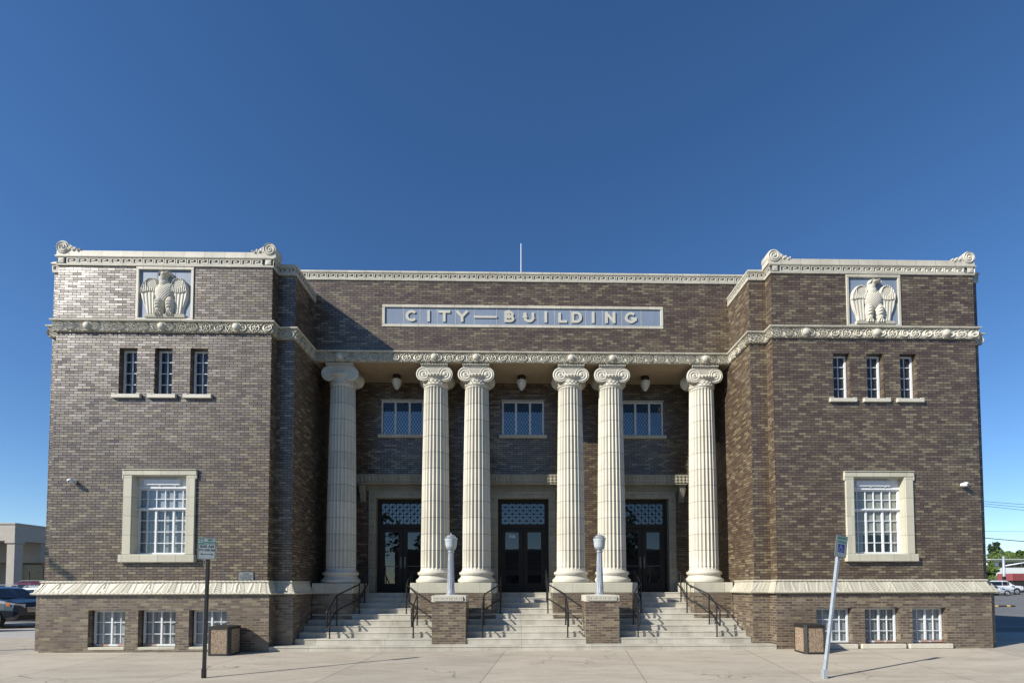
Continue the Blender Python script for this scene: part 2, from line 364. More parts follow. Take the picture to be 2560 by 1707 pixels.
# ------------------------------------------------------------------ mesh builder
class MB:
    def __init__(self):
        self.v = []; self.f = []
    def add(self, vs, fs):
        o = len(self.v)
        self.v.extend([tuple(map(float, p)) for p in vs])
        self.f.extend([tuple(i + o for i in q) for q in fs])
    def quad(self, a, b, c, d): self.add([a, b, c, d], [(0, 1, 2, 3)])
    def box(self, x0, x1, y0, y1, z0, z1):
        if x0 > x1: x0, x1 = x1, x0
        self.add([(x0, y0, z0), (x1, y0, z0), (x1, y1, z0), (x0, y1, z0), (x0, y0, z1), (x1, y0, z1), (x1, y1, z1), (x0, y1, z1)],
                 [(0, 3, 2, 1), (4, 5, 6, 7), (0, 1, 5, 4), (1, 2, 6, 5), (2, 3, 7, 6), (3, 0, 4, 7)])
    def bbox(self, x0, x1, y0, y1, z0, z1, b=0.01):
        """box with chamfered vertical and top front edges (octagonal rings)"""
        if x0 > x1: x0, x1 = x1, x0
        def ring(i, z):
            a, c, d, e = x0 + i, x1 - i, y0 + i, y1 - i
            return [(a + b, d, z), (c - b, d, z), (c, d + b, z), (c, e - b, z), (c - b, e, z), (a + b, e, z), (a, e - b, z), (a, d + b, z)]
        vs = ring(b, z0) + ring(0, z0 + b) + ring(0, z1 - b) + ring(b, z1)
        fs = [tuple(range(7, -1, -1)), tuple(range(24, 32))]
        for r in range(3):
            for i in range(8):
                j = (i + 1) % 8
                fs.append((r * 8 + i, r * 8 + j, r * 8 + 8 + j, r * 8 + 8 + i))
        self.add(vs, fs)
    def obox(self, c, ax, ay, az):
        c, ax, ay, az = map(Vector, (c, ax, ay, az))
        vs = [c + sx * ax + sy * ay + sz * az for sz in (-1, 1) for sx, sy in ((-1, -1), (1, -1), (1, 1), (-1, 1))]
        self.add(vs, [(0, 3, 2, 1), (4, 5, 6, 7), (0, 1, 5, 4), (1, 2, 6, 5), (2, 3, 7, 6), (3, 0, 4, 7)])
    def bar(self, a, b, w, d, up=(0, -1, 0)):
        """rectangular bar a->b; w = width across, d = depth along 'up'"""
        a, b = Vector(a), Vector(b); t = (b - a)
        L = t.length
        if L < 1e-6: return
        t.normalize(); u = Vector(up); u = (u - u.dot(t) * t).normalized(); s = t.cross(u)
        self.obox((a + b) / 2, t * L / 2, s * w / 2, u * d / 2)
    def tube(self, pts, r, n=8, caps=True, closed=False):
        pts = [Vector(p) for p in pts]
        rs = r if isinstance(r, (list, tuple)) else [r] * len(pts)
        vs = []; fs = []
        m = len(pts)
        prev = None
        for i, p in enumerate(pts):
            if closed: t = pts[(i + 1) % m] - pts[i - 1]
            else: t = pts[min(i + 1, m - 1)] - pts[max(i - 1, 0)]
            t.normalize()
            ref = prev if prev is not None else (Vector((0, 0, 1)) if abs(t.z) < 0.9 else Vector((1, 0, 0)))
            u = (ref - ref.dot(t) * t)
            if u.length < 1e-4: u = t.orthogonal()
            u.normalize(); prev = u
            w = t.cross(u)
            for k in range(n):
                a = 2 * math.pi * k / n
                vs.append(p + rs[i] * (math.cos(a) * u + math.sin(a) * w))
        for i in range(m if closed else m - 1):
            j = (i + 1) % m
            for k in range(n):
                l = (k + 1) % n
                fs.append((i * n + k, i * n + l, j * n + l, j * n + k))
        if caps and not closed:
            fs.append(tuple(range(n - 1, -1, -1))); fs.append(tuple(range((m - 1) * n, m * n)))
        self.add(vs, fs)
    def lathe(self, prof, cx=0, cy=0, n=24, axis='z', c=None, rot=0.0, caps=True):
        """prof: list of (r, h). axis z around (cx,cy); axis y around point c=(x, z) with h along y"""
        vs = []; fs = []
        for r, h in prof:
            for k in range(n):
                a = 2 * math.pi * k / n + rot
                if axis == 'z': vs.append((cx + r * math.cos(a), cy + r * math.sin(a), h))
                elif axis == 'y': vs.append((c[0] + r * math.cos(a), h, c[1] + r * math.sin(a)))
                else: vs.append((h, c[0] + r * math.cos(a), c[1] + r * math.sin(a)))
        for i in range(len(prof) - 1):
            for k in range(n):
                l = (k + 1) % n
                fs.append((i * n + k, i * n + l, (i + 1) * n + l, (i + 1) * n + k))
        if caps:
            fs.append(tuple(range(n - 1, -1, -1))); fs.append(tuple(range((len(prof) - 1) * n, len(prof) * n)))
        self.add(vs, fs)
    def prism(self, poly, y0, y1):
        """polygon in (x, z) extruded from y0 (front) to y1"""
        n = len(poly)
        vs = [(x, y0, z) for x, z in poly] + [(x, y1, z) for x, z in poly]
        fs = [tuple(range(n)), tuple(range(2 * n - 1, n - 1, -1))]
        for i in range(n):
            j = (i + 1) % n
            fs.append((i, n + i, n + j, j))
        self.add(vs, fs)
    def grid(self, P, keep=None):
        ny, nx = P.shape[:2]
        idx = np.arange(ny * nx).reshape(ny, nx)
        q = np.stack([idx[:-1, :-1], idx[:-1, 1:], idx[1:, 1:], idx[1:, :-1]], -1)
        if keep is not None:
            k = keep[:-1, :-1] | keep[:-1, 1:] | keep[1:, 1:] | keep[1:, :-1]
            q = q[k]
        self.add(P.reshape(-1, 3), q.reshape(-1, 4).tolist())
    def build(self, name, mat, parent=None, smooth=False, angle=None):
        me = bpy.data.meshes.new(name)
        me.from_pydata(self.v, [], self.f)
        me.materials.append(M[mat] if isinstance(mat, str) else mat)
        if smooth:
            me.polygons.foreach_set('use_smooth', [True] * len(me.polygons))
            if angle is not None:
                me.set_sharp_from_angle(angle=R(angle))
        me.update()
        o = bpy.data.objects.new(name, me)
        scene.collection.objects.link(o)
        if parent is not None: put_under(o, parent)
        return o

def put_under(o, parent):
    o.parent = parent
    o.matrix_parent_inverse = Matrix.Identity(4)
    # world coordinates are kept: vertices are authored in world space, so undo the parent's placement
    o.matrix_basis = world_of(parent).inverted() @ o.matrix_basis

def world_of(o):
    m = o.matrix_basis.copy()
    return m if o.parent is None else world_of(o.parent) @ m

def tag(o, label, cat, group=None, kind=None):
    o['label'] = label; o['category'] = cat
    if group: o['group'] = group
    if kind: o['kind'] = kind
    return o
def empty(name, loc, rz=0.0):
    o = bpy.data.objects.new(name, None)
    o.empty_display_size = 0.3
    o.location = loc; o.rotation_euler = (0, 0, rz)
    scene.collection.objects.link(o)
    o.matrix_basis = Matrix.Translation(loc) @ Matrix.Rotation(rz, 4, 'Z')
    return o
def structure(o):
    o['kind'] = 'structure'; return o
def copy_tree(o, parent=None):
    c = o.copy(); scene.collection.objects.link(c)
    c.parent = parent
    for ch in list(o.children):
        copy_tree(ch, c)
    return c
def text_mesh(s, size, extrude=0.002, offset=0.0, align='CENTER'):
    cu = bpy.data.curves.new('lettering', 'FONT')
    cu.body = s; cu.size = size; cu.extrude = extrude; cu.offset = offset
    cu.align_x = align; cu.align_y = 'CENTER'; cu.resolution_u = 3
    ob = bpy.data.objects.new('lettering', cu)
    scene.collection.objects.link(ob)
    bpy.context.view_layer.update()
    me = bpy.data.meshes.new_from_object(ob.evaluated_get(bpy.context.evaluated_depsgraph_get()))
    bpy.data.objects.remove(ob); bpy.data.curves.remove(cu)
    vs = [tuple(v.co) for v in me.vertices]; fs = [tuple(p.vertices) for p in me.polygons]
    bpy.data.meshes.remove(me)
    return vs, fs
def add_text(mb, s, x, y, z, size, offset=0.0, sx=1.0, align='CENTER', xf=None, extrude=0.001):
    vs, fs = text_mesh(s, size, extrude, offset, align)
    pts = [(x + a * sx, y - c, z + b) for a, b, c in vs]
    if xf is not None: pts = [tuple(xf @ Vector(p)) for p in pts]
    mb.add(pts, fs)

# ------------------------------------------------------------------ runs: mouldings and reliefs wrapped round the facade
def lerp(a, b, t): return a + (b - a) * t
class Run:
    """horizontal run from A to B (plan), outward normal n; ma/mb: +1 convex corner, -1 concave, 0 butt"""
    def __init__(self, A, B, n, ma=0, mb=0):
        self.A, self.B = np.array(A, float), np.array(B, float)
        self.L = np.linalg.norm(self.B - self.A)
        self.u = (self.B - self.A) / self.L
        self.n = np.array(n, float); self.ma, self.mb = ma, mb
    def P(self, s, off, z):
        """s in 0..L stretched by mitres; arrays broadcast"""
        s, off, z = np.broadcast_arrays(np.asarray(s, float), np.asarray(off, float), np.asarray(z, float))
        s0 = -self.ma * off; s1 = self.L + self.mb * off
        ss = s0 + (s1 - s0) * s / self.L
        x = self.A[0] + self.u[0] * ss + self.n[0] * off
        y = self.A[1] + self.u[1] * ss + self.n[1] * off
        return np.stack([x, y, z], -1)
    def profile(self, mb, prof):
        off = np.array([p[0] for p in prof])[:, None]; z = np.array([p[1] for p in prof])[:, None]
        S = np.array([[0.0, self.L]])
        mb.grid(self.P(S, off, z))
    def relief(self, mb, func, s0, s1, z0, z1, nx, ny, off0=0.0, slope=None):
        """func(a, b) -> height, a, b in metres inside the cell"""
        a = np.linspace(0, s1 - s0, nx)[None, :]; b = np.linspace(0, z1 - z0, ny)[:, None]
        h = func(*np.broadcast_arrays(a, b))
        off = off0 + h
        if slope is not None: off = off + slope * (1 - b / (z1 - z0))
        mb.grid(self.P(s0 + a + 0 * b, off, z0 + b + 0 * a))

XI, XO, X2, X2O, D, C, B = 6.727, 12.342, 6.26, 12.738, 0.332, 1.678, 3.245
ZM = 10.14                     # bottom of the meander on the wings
ZMC = 10.84                    # bottom of the meander on the centre
Y6 = 1.472                     # face of the sixth riser and of the column plinths

def wing_runs(sx, off=0.0, back=2.2):
    """outline of one wing, pushed out by off; returns dict name -> Run, all read left to right seen from the front"""
    xi, xo, x2, x2o = XI - off, XO + off, X2 - off, X2O + off
    y0, y1 = -off, D - off
    r = {
        'inner': ((x2, back), (x2, y1), (-1, 0), 0, 1),
        'step_in': ((x2, y1), (xi, y1), (0, -1), 1, -1),
        'slab_in': ((xi, y1), (xi, y0), (-1, 0), -1, 1),
        'front': ((xi, y0), (xo, y0), (0, -1), 1, 1),
        'slab_out': ((xo, y0), (xo, y1), (1, 0), 1, -1),
        'step_out': ((xo, y1), (x2o, y1), (0, -1), -1, 1),
        'outer': ((x2o, y1), (x2o, 25.0), (1, 0), 1, 0),
    }
    res = {}
    for k, (A, Bp, n, ma, mb_) in r.items():
        if sx > 0: res[k] = Run(A, Bp, n, ma, mb_)
        else: res[k] = Run((-Bp[0], Bp[1]), (-A[0], A[1]), (-n[0], n[1]), mb_, ma)
    return res
CENTRE = Run((-X2, C), (X2, C), (0, -1), -1, -1)

def dome(a, b, cx, cy, r, h, ry=None):
    q = ((a - cx) / r) ** 2 + ((b - cy) / (ry or r)) ** 2
    return h * np.sqrt(np.clip(1 - q, 0, None))
def ridge(a, b, pts, w, h):
    best = np.full(a.shape, 1e9)
    for (x0, y0), (x1, y1) in zip(pts[:-1], pts[1:]):
        dx, dy = x1 - x0, y1 - y0
        t = np.clip(((a - x0) * dx + (b - y0) * dy) / (dx * dx + dy * dy + 1e-12), 0, 1)
        best = np.minimum(best, np.hypot(a - x0 - t * dx, b - y0 - t * dy))
    return h * np.sqrt(np.clip(1 - (best / w) ** 2, 0, None))

def corner_leaves(rs, W, H):
    out = []
    for cx, sx in ((0, 1), (W, -1)):
        for cz, sz in ((0, 1), (H, -1)):
            for d, e in ((0.0, 0.03), (0.022, 0.012), (0.045, 0.004), (0.008, 0.062), (0.03, 0.045)):
                out.append((cx + sx * d, cz + sz * (e + rs.uniform(0, 0.012)), rs.uniform(0.016, 0.024), rs.uniform(0.035, 0.055)))
    return out
def flower(W, H, seed):
    rs = np.random.default_rng(seed)
    blobs = corner_leaves(rs, W, H)
    def f(a, b):
        cx, cy = W / 2, H / 2 - 0.002
        h = np.zeros(a.shape)
        r = np.hypot(a - cx, b - cy); th = np.arctan2(b - cy, a - cx)
        h = np.maximum(h, 0.062 * np.sqrt(np.clip(1 - ((r - 0.114) / 0.018) ** 2, 0, None)) * (0.85 + 0.15 * np.cos(th * 12)))
        for k in range(5):
            t = k * 2 * math.pi / 5 + 0.3
            h = np.maximum(h, dome(a, b, cx + 0.052 * math.cos(t), cy + 0.052 * math.sin(t), 0.031, 0.062))
        h = np.maximum(h, dome(a, b, cx, cy, 0.026, 0.085))
        for x, y, rr, hh in blobs: h = np.maximum(h, dome(a, b, x, y, rr, hh))
        return h
    return f
def scroll(W, H, seed):
    rs = np.random.default_rng(seed)
    blobs = corner_leaves(rs, W, H)
    d = 1 if seed % 2 else -1
    def f(a, b):
        cx, cy = W / 2, H / 2 + 0.004
        h = np.zeros(a.shape)
        r = np.hypot(a - cx, b - cy); th = np.arctan2(b - cy, d * (a - cx))
        ph = r / 0.058 - th / (2 * math.pi)
        sp = 0.03 + 0.034 * np.cos(2 * math.pi * ph)
        h = np.maximum(h, np.where(r < 0.12, sp, 0))
        for k in range(5):
            t = -2.5 + k * 0.45
            h = np.maximum(h, dome(a, b, cx + 0.092 * math.cos(t), cy + 0.092 * math.sin(t), 0.020, 0.078, 0.034))
        h = np.maximum(h, dome(a, b, cx, cy, 0.026, 0.08))
        for x, y, rr, hh in blobs: h = np.maximum(h, dome(a, b, x, y, rr, hh))
        return h
    return f
FLOWERS = [flower(0.318, 0.268, s) for s in range(4)]
SCROLLS = [scroll(0.318, 0.268, s) for s in range(4)]
Z_F0, Z_F1 = 8.352, 8.62
def floral_band(mb, run, n=None):
    n = n or max(1, round(run.L / 0.318))
    w = run.L / n
    for i in range(n):
        fn = (SCROLLS if i % 2 else FLOWERS)[(i // 2 + i) % 4]
        run.relief(mb, lambda a, b: fn(a * 0.318 / w, b), i * w, (i + 1) * w, Z_F0, Z_F1, 42, 36, 0.02)
    run.profile(mb, [(0.0, Z_F0 - 0.004), (0.036, Z_F0 - 0.002), (0.03, Z_F0 + 0.004)])
def floral_ledge(mb, run):
    run.profile(mb, [(0.03, Z_F1 - 0.003), (0.075, Z_F1), (0.105, Z_F1 + 0.012), (0.11, Z_F1 + 0.045), (0.0, Z_F1 + 0.06)])

UNIT = 0.2815
def key_bars(mb, run, z0, h, n=None, pad=0.0):
    n = n or max(1, round((run.L - 2 * pad) / UNIT))
    w = (run.L - 2 * pad) / n
    lw = 0.026
    segs = [((0.03, 0.02), (0.03, 0.98)), ((0.0, 0.93), (0.86, 0.93)), ((0.86, 0.98), (0.86, 0.27)), ((0.27, 0.27), (0.89, 0.27)),
            ((0.30, 0.27), (0.30, 0.66)), ((0.30, 0.62), (0.58, 0.62)), ((0.0, 0.06), (1.0, 0.06))]
    for i in range(n):
        s0 = pad + i * w
        for (x0, y0), (x1, y1) in segs:
            xs = sorted((x0, x1)); ys = sorted((y0, y1))
            sa, sb = s0 + xs[0] * w - (lw / 2 if xs[0] == xs[1] else 0), s0 + xs[1] * w + (lw / 2 if xs[0] == xs[1] else 0)
            za, zb = z0 + ys[0] * h - (lw / 2 if ys[0] == ys[1] else 0), z0 + ys[1] * h + (lw / 2 if ys[0] == ys[1] else 0)
            j = 0.0015 * (1 if xs[0] == xs[1] else 0)
            q = [(sa, 0.0), (sb, 0.0)]
            P = lambda s, o, z: run.P(np.clip(s, 0, run.L), o, z)
            vs = [P(s, o, z) for o in (0.004, 0.034 + j) for s, z in ((sa, za), (sb, za), (sb, zb), (sa, zb))]
            mb.add(vs, [(4, 5, 6, 7), (0, 1, 5, 4), (1, 2, 6, 5), (2, 3, 7, 6), (3, 0, 4, 7)])
def meander(run, mould, ground, keys, z0, top, n=None, pad=0.0):
    run.profile(mould, [(0.0, z0), (0.03, z0 + 0.004), (0.034, z0 + 0.042), (0.004, z0 + 0.046)])
    run.profile(ground, [(0.004, z0 + 0.044), (0.004, z0 + 0.208)])
    run.profile(mould, [(0.004, z0 + 0.206), (0.048, z0 + 0.212), (0.058, z0 + 0.232), (0.058, z0 + 0.258), (0.03, z0 + 0.262), (0.03, top - 0.01), (0.022, top), (-0.35, top + 0.002)])
    key_bars(keys, run, z0 + 0.05, 0.152, n, pad)
    if pad:
        for s in (pad / 2, run.L - pad / 2):
            for q in (0.105, 0.07, 0.035):
                hh = 0.034 - (0.105 - q) * 0.25
                vs = [run.P(np.array(s + e), np.array(hh), np.array(z0 + 0.126 + f)) for e, f in ((-q / 1.4, -q / 1.4), (q / 1.4, -q / 1.4), (q / 1.4, q / 1.4), (-q / 1.4, q / 1.4))]
                vs2 = [run.P(np.array(s + e), np.array(hh + 0.012 + (0.105 - q) * 0.4), np.array(z0 + 0.126 + f)) for e, f in ((-q / 1.7, -q / 1.7), (q / 1.7, -q / 1.7), (q / 1.7, q / 1.7), (-q / 1.7, q / 1.7))]
                keys.add(vs + vs2, [(4, 5, 6, 7), (0, 1, 5, 4), (1, 2, 6, 5), (2, 3, 7, 6), (3, 0, 4, 7)])

def base_cell(a, b):
    """acanthus, strap and bar pattern of the sloping base course; cell 1.065 x 0.29"""
    k = 1.065 / 100.0
    h = np.zeros(a.shape)
    X = lambda v: v * k
    for o in (0, 1.4, 2.8): h = np.maximum(h, ridge(a, b, [(X(2 + o), 0), (X(2 + o), 0.29)], 0.009, 0.022))
    h = np.maximum(h, ridge(a, b, [(X(9), 0.01), (X(17), 0.06), (X(22), 0.27)], 0.012, 0.016))
    for i, (x, z) in enumerate([(25, 0.03), (25.5, 0.08), (26.5, 0.13), (27.5, 0.18), (29.5, 0.235), (31, 0.255)]):
        h = np.maximum(h, dome(a, b, X(x), z, 0.034, 0.034, 0.04))
    h = np.maximum(h, dome(a, b, X(33), 0.05, 0.03, 0.03))
    for o in range(4):
        x0 = 36 + o * 2.6
        h = np.maximum(h, ridge(a, b, [(X(x0), 0.28), (X(x0 - 0.6), 0.12), (X(x0 + 1.2 - o * 0.3), 0.05 - o * 0.006), (X(46), 0.015 + 0.0 * o)], 0.010, 0.022))
    h = np.maximum(h, ridge(a, b, [(X(52), 0.0), (X(66), 0.29)], 0.03, 0.026))
    stem = [(X(77), 0.0), (X(80), 0.12), (X(84), 0.27)]
    for i in range(6):
        h = np.maximum(h, dome(a, b, X(77.5 + i * 1.2), 0.03 + i * 0.045, 0.022, 0.045, 0.03))
    for i in range(6):
        z = 0.015 + i * 0.048
        h = np.maximum(h, ridge(a, b, [(X(76 + i), z), (X(71.5 + i * 0.9), z + 0.012), (X(66 + i * 1.15), z + 0.045)], 0.018, 0.034))
        h = np.maximum(h, ridge(a, b, [(X(79 + i), z), (X(85 + i * 0.6), z + 0.005), (X(92 + i * 0.5), z + 0.03)], 0.017, 0.030))
    return h * 0.42 + 0.003
def rope(mb, run, off, z, r, pitch=0.11):
    n = max(2, int(run.L / (pitch / 4)))
    if run.L > 8: n = 60
    m = 8
    S = np.linspace(0, run.L, n + 1)[None, :]
    A = (np.arange(m + 1) * 2 * math.pi / m)[:, None]
    rr = r * (1 + 0.13 * np.cos(A + S * 2 * math.pi / pitch)) if run.L < 8 else r + 0 * (A + S)
    mb.grid(run.P(S + 0 * A, off + rr * np.cos(A), z + rr * np.sin(A)))
Z_B0, Z_B1 = 1.475, 1.765

# ------------------------------------------------------------------ wall with openings (plane facing -y)
def wall_y(mb, y, x0, x1, z0, z1, holes=(), depth=0.22):
    xs = sorted({x0, x1, *[h[0] for h in holes], *[h[1] for h in holes]})
    zs = sorted({z0, z1, *[h[2] for h in holes], *[h[3] for h in holes]})
    for a, b_ in zip(xs[:-1], xs[1:]):
        for c, d in zip(zs[:-1], zs[1:]):
            mx, mz = (a + b_) / 2, (c + d) / 2
            if any(h[0] < mx < h[1] and h[2] < mz < h[3] for h in holes): continue
            mb.quad((a, y, c), (b_, y, c), (b_, y, d), (a, y, d))
    for h in holes:
        a, b_, c, d = h[:4]; dp = h[4] if len(h) > 4 else depth
        mb.quad((a, y, c), (a, y, d), (a, y + dp, d), (a, y + dp, c))
        mb.quad((b_, y, c), (b_, y + dp, c), (b_, y + dp, d), (b_, y, d))
        mb.quad((a, y, d), (b_, y, d), (b_, y + dp, d), (a, y + dp, d))
        mb.quad((a, y, c), (a, y + dp, c), (b_, y + dp, c), (b_, y, c))

hall = empty('city_building', (0, 3, 0))
tag(hall, 'two storey brown glazed brick city building with cream columns, eagle reliefs and carved bands', 'building')

# windows of the wings, given for the right wing (mirrored for the left)
TRIO = [(8.385, 8.842), (9.31, 9.768), (10.23, 10.692)]
BIG = (8.84, 10.235, 2.474, 4.55)
BASEW = [(7.70, 8.66), (9.0, 9.95), (10.28, 11.21)]
EAGLE = (8.79, 10.30, 8.672, 10.13)

def grid_frame(mb, x0, x1, z0, z1, y, cols, rows, fw=0.04, mw=0.022, dp=0.05, heavy=()):
    """frame and glazing bars"""
    mb.box(x0, x0 + fw, y, y + dp, z0, z1); mb.box(x1 - fw, x1, y, y + dp, z0, z1)
    mb.box(x0 + fw, x1 - fw, y + 0.002, y + dp, z0, z0 + fw); mb.box(x0 + fw, x1 - fw, y + 0.002, y + dp, z1 - fw, z1)
    for i in range(1, cols):
        w = mw * (2.4 if i in heavy else 1.0)
        x = lerp(x0, x1, i / cols)
        mb.box(x - w / 2, x + w / 2, y + (0.004 if i in heavy else 0.012), y + dp - 0.002, z0 + fw, z1 - fw)
    for j in range(1, rows):
        z = lerp(z0, z1, j / rows)
        mb.box(x0 + fw, x1 - fw, y + 0.016, y + dp - 0.006, z - mw / 2, z + mw / 2)

def finish_bands(bosses):
    parapet = mouldings.build('parapet', 'ledge', hall)
    keyground.build('meander_ground', 'ground_relief', parapet)
    keys.build('meander_relief', 'relief', parapet)
    frieze = floral.build('floral_frieze', 'relief', hall, smooth=True, angle=50)
    fledge.build('frieze_ledge', 'ledge', frieze)
    for x, y in bosses:
        b_ = MB()
        b_.lathe([(0.136, y - 0.03), (0.136, y - 0.07), (0.128, y - 0.08), (0.116, y - 0.066), (0.110, y - 0.074), (0.102, y - 0.066), (0.098, y - 0.08), (0.088, y - 0.108), (0.068, y - 0.126), (0.04, y - 0.137), (0.01, y - 0.14)],
                 axis='y', c=(x, 8.492), n=24)
        b_.build('boss', 'relief', frieze, smooth=True, angle=60)
    return parapet
parapets = {}
for sx in (-1, 1):
    mouldings = MB(); keyground = MB(); keys = MB(); floral = MB(); fledge = MB(); basecourse = MB(); ropes = MB()
    def mx(a, b): return (a, b) if sx > 0 else (-b, -a)
    w = MB()
    holes = []
    for a, b_ in TRIO: holes.append((*mx(a, b_), 6.70, 7.945, 0.22))
    holes.append((*mx(BIG[0], BIG[1]), BIG[2], BIG[3], 0.25))
    holes.append((*mx(EAGLE[0] + 0.02, EAGLE[1] - 0.02), EAGLE[2], EAGLE[3] - 0.02, 0.05))
    wall_y(w, 0.0, *mx(XI, XO), 1.70, ZM, holes)
    wall_y(w, D, *mx(X2, XI), 1.70, ZM); wall_y(w, D, *mx(XO, X2O), 1.70, ZM)
    for x, ya, yb in ((XI, 0, D), (XO, 0, D), (X2, D, B), (X2O, D, 25.0)):
        w.quad((sx * x, ya, 1.70), (sx * x, yb, 1.70), (sx * x, yb, ZM), (sx * x, ya, ZM))
    w.build('wing_wall', 'brick', hall)
    # base
    bw = MB()
    p = 0.10
    bz0 = 0.03 if sx < 0 else 0.10
    bh = [(*mx(a, b_), bz0, 1.045, 0.24) for a, b_ in BASEW]
    wall_y(bw, -p, *mx(XI - p, XO + p), -0.3, 1.46, bh)
    wall_y(bw, D - p, *mx(X2 - p, XI - p), -0.3, 1.46); wall_y(bw, D - p, *mx(XO + p, X2O + p), -0.3, 1.46)
    for x, ya, yb in ((XI - p, -p, D - p), (XO + p, -p, D - p), (X2 - p, D - p, 3.0), (X2O + p, D - p, 25.0)):
        bw.quad((sx * x, ya, -0.3), (sx * x, yb, -0.3), (sx * x, yb, 1.46), (sx * x, ya, 1.46))
    bw.build('base_wall', 'brick', hall)
    runs = wing_runs(sx)
    for kname, run in runs.items():
        top = ZM + (0.405 if kname in ('front', 'slab_in', 'slab_out') else 0.30)
        big = kname == 'front'
        if kname != 'outer' :
            meander(run, mouldings, keyground, keys, ZM, top, 18 if big else None, 0.27 if big else 0.0)
            floral_band(floral, run)
        else:
            run.profile(mouldings, [(0.0, ZM), (0.034, ZM + 0.004), (0.034, ZM + 0.20), (0.058, ZM + 0.212), (0.058, ZM + 0.26), (0.03, ZM + 0.262), (0.03, top), (-0.35, top)])
            run.profile(floral, [(0, Z_F0), (0.06, Z_F0 + 0.02), (0.09, Z_F0 + 0.13), (0.05, Z_F1)])
            sub = Run(run.A if sx > 0 else run.B - run.u * 1.9, run.A + run.u * 1.9 if sx > 0 else run.B, run.n, run.ma if sx > 0 else 0, 0 if sx > 0 else run.mb)
            floral_band(floral, sub)
        floral_ledge(fledge, run)
    # roof slab of the wing, a little below the parapet top
    for kname, run in wing_runs(sx, 0.0, 1.47).items():
        run.profile(basecourse, [(0.0, Z_B1 + 0.035), (0.03, Z_B1 + 0.03), (0.03, Z_B1)])
        n = max(1, round(run.L / 1.065)); cw = run.L / n
        if kname == 'outer':
            run.profile(basecourse, [(0.02, Z_B1), (0.155, Z_B0)])
        else:
            short = run.L < 0.8
            for i in range(n):
                if short: fn = lambda a, b: base_cell(a + 0.55, b)
                else: fn = lambda a, b: base_cell(a * 1.065 / cw, b)
                if kname == 'front' and sx > 0: fn = lambda a, b: base_cell(1.065 - a * 1.065 / cw, b)
                run.relief(basecourse, fn, i * cw, (i + 1) * cw, Z_B0, Z_B1, 30 if short else 90, 26, 0.02, slope=0.125)
        run.profile(basecourse, [(0.1, Z_B0 - 0.035), (0.15, Z_B0 - 0.03), (0.15, Z_B0)])
        rope(ropes, run, 0.03, Z_B1 + 0.005, 0.03)
        rope(ropes, run, 0.155, Z_B0 - 0.012, 0.034)
    parapets[sx] = finish_bands([(sx * x, 0.0) for x in (7.62, 9.565, 11.49)])
    course = basecourse.build('base_course', 'relief_base', hall, smooth=True, angle=55)
    ropes.build('rope_moulding', 'relief_base', course, smooth=True)
mouldings = MB(); keyground = MB(); keys = MB(); floral = MB(); fledge = MB()
roof = MB()
for sx in (-1, 1):
    xa, xb = sorted((sx * X2, sx * X2O))
    roof.box(xa + 0.02, xb - 0.02, D + 0.05, 24.95, 9.7, 9.86)
    xa, xb = sorted((sx * XI, sx * XO))
    roof.box(xa + 0.02, xb - 0.02, 0.2, D + 0.04, 9.7, ZM + 0.36)
roof.box(-8.98, 8.98, C + 0.3, 24.95, 9.9, 10.5)
roof.box(-X2O, X2O, 25.0, 25.2, -0.3, 10.6)
roof.build('roof', 'ground_relief', hall)
CENTRE_TOP = Run((-9.0, C), (9.0, C), (0, -1))
meander(CENTRE_TOP, mouldings, keyground, keys, ZMC, ZMC + 0.30)
floral_band(floral, CENTRE)
floral_ledge(fledge, CENTRE)
finish_bands([(x, C) for x in (-5.5, -2.675, -1.43, 1.43, 2.675, 5.5)])

cw_ = MB()
NP = (-4.25, 4.25, 9.43, 10.112)
wall_y(cw_, C, -X2, X2, Z_F0, ZMC, [(NP[0] + 0.03, NP[1] - 0.03, NP[2] + 0.03, NP[3] - 0.03, 0.06)])
for xa, xb in ((-9.0, -X2), (X2, 9.0)): wall_y(cw_, C, xa, xb, 9.8, ZMC)
cw_.build('centre_wall', 'brick', hall)
sof = MB()
sof.box(-X2 + 0.005, X2 - 0.005, C + 0.005, B - 0.002, 8.356, 8.9)
sof.build('soffit', 'soffit', hall)
bwall = MB()
DX = (-3.97, 0.0, 3.97)
holes = []
for x in DX:
    holes.append((x - 0.69, x + 0.69, 6.62, 7.76, 0.08))
    holes.append((x - 0.85, x + 0.85, 1.40, 4.53, 0.28))
wall_y(bwall, B, -X2, X2, 1.2, 8.36, holes)
bwall.build('portico_wall', 'brick', hall)

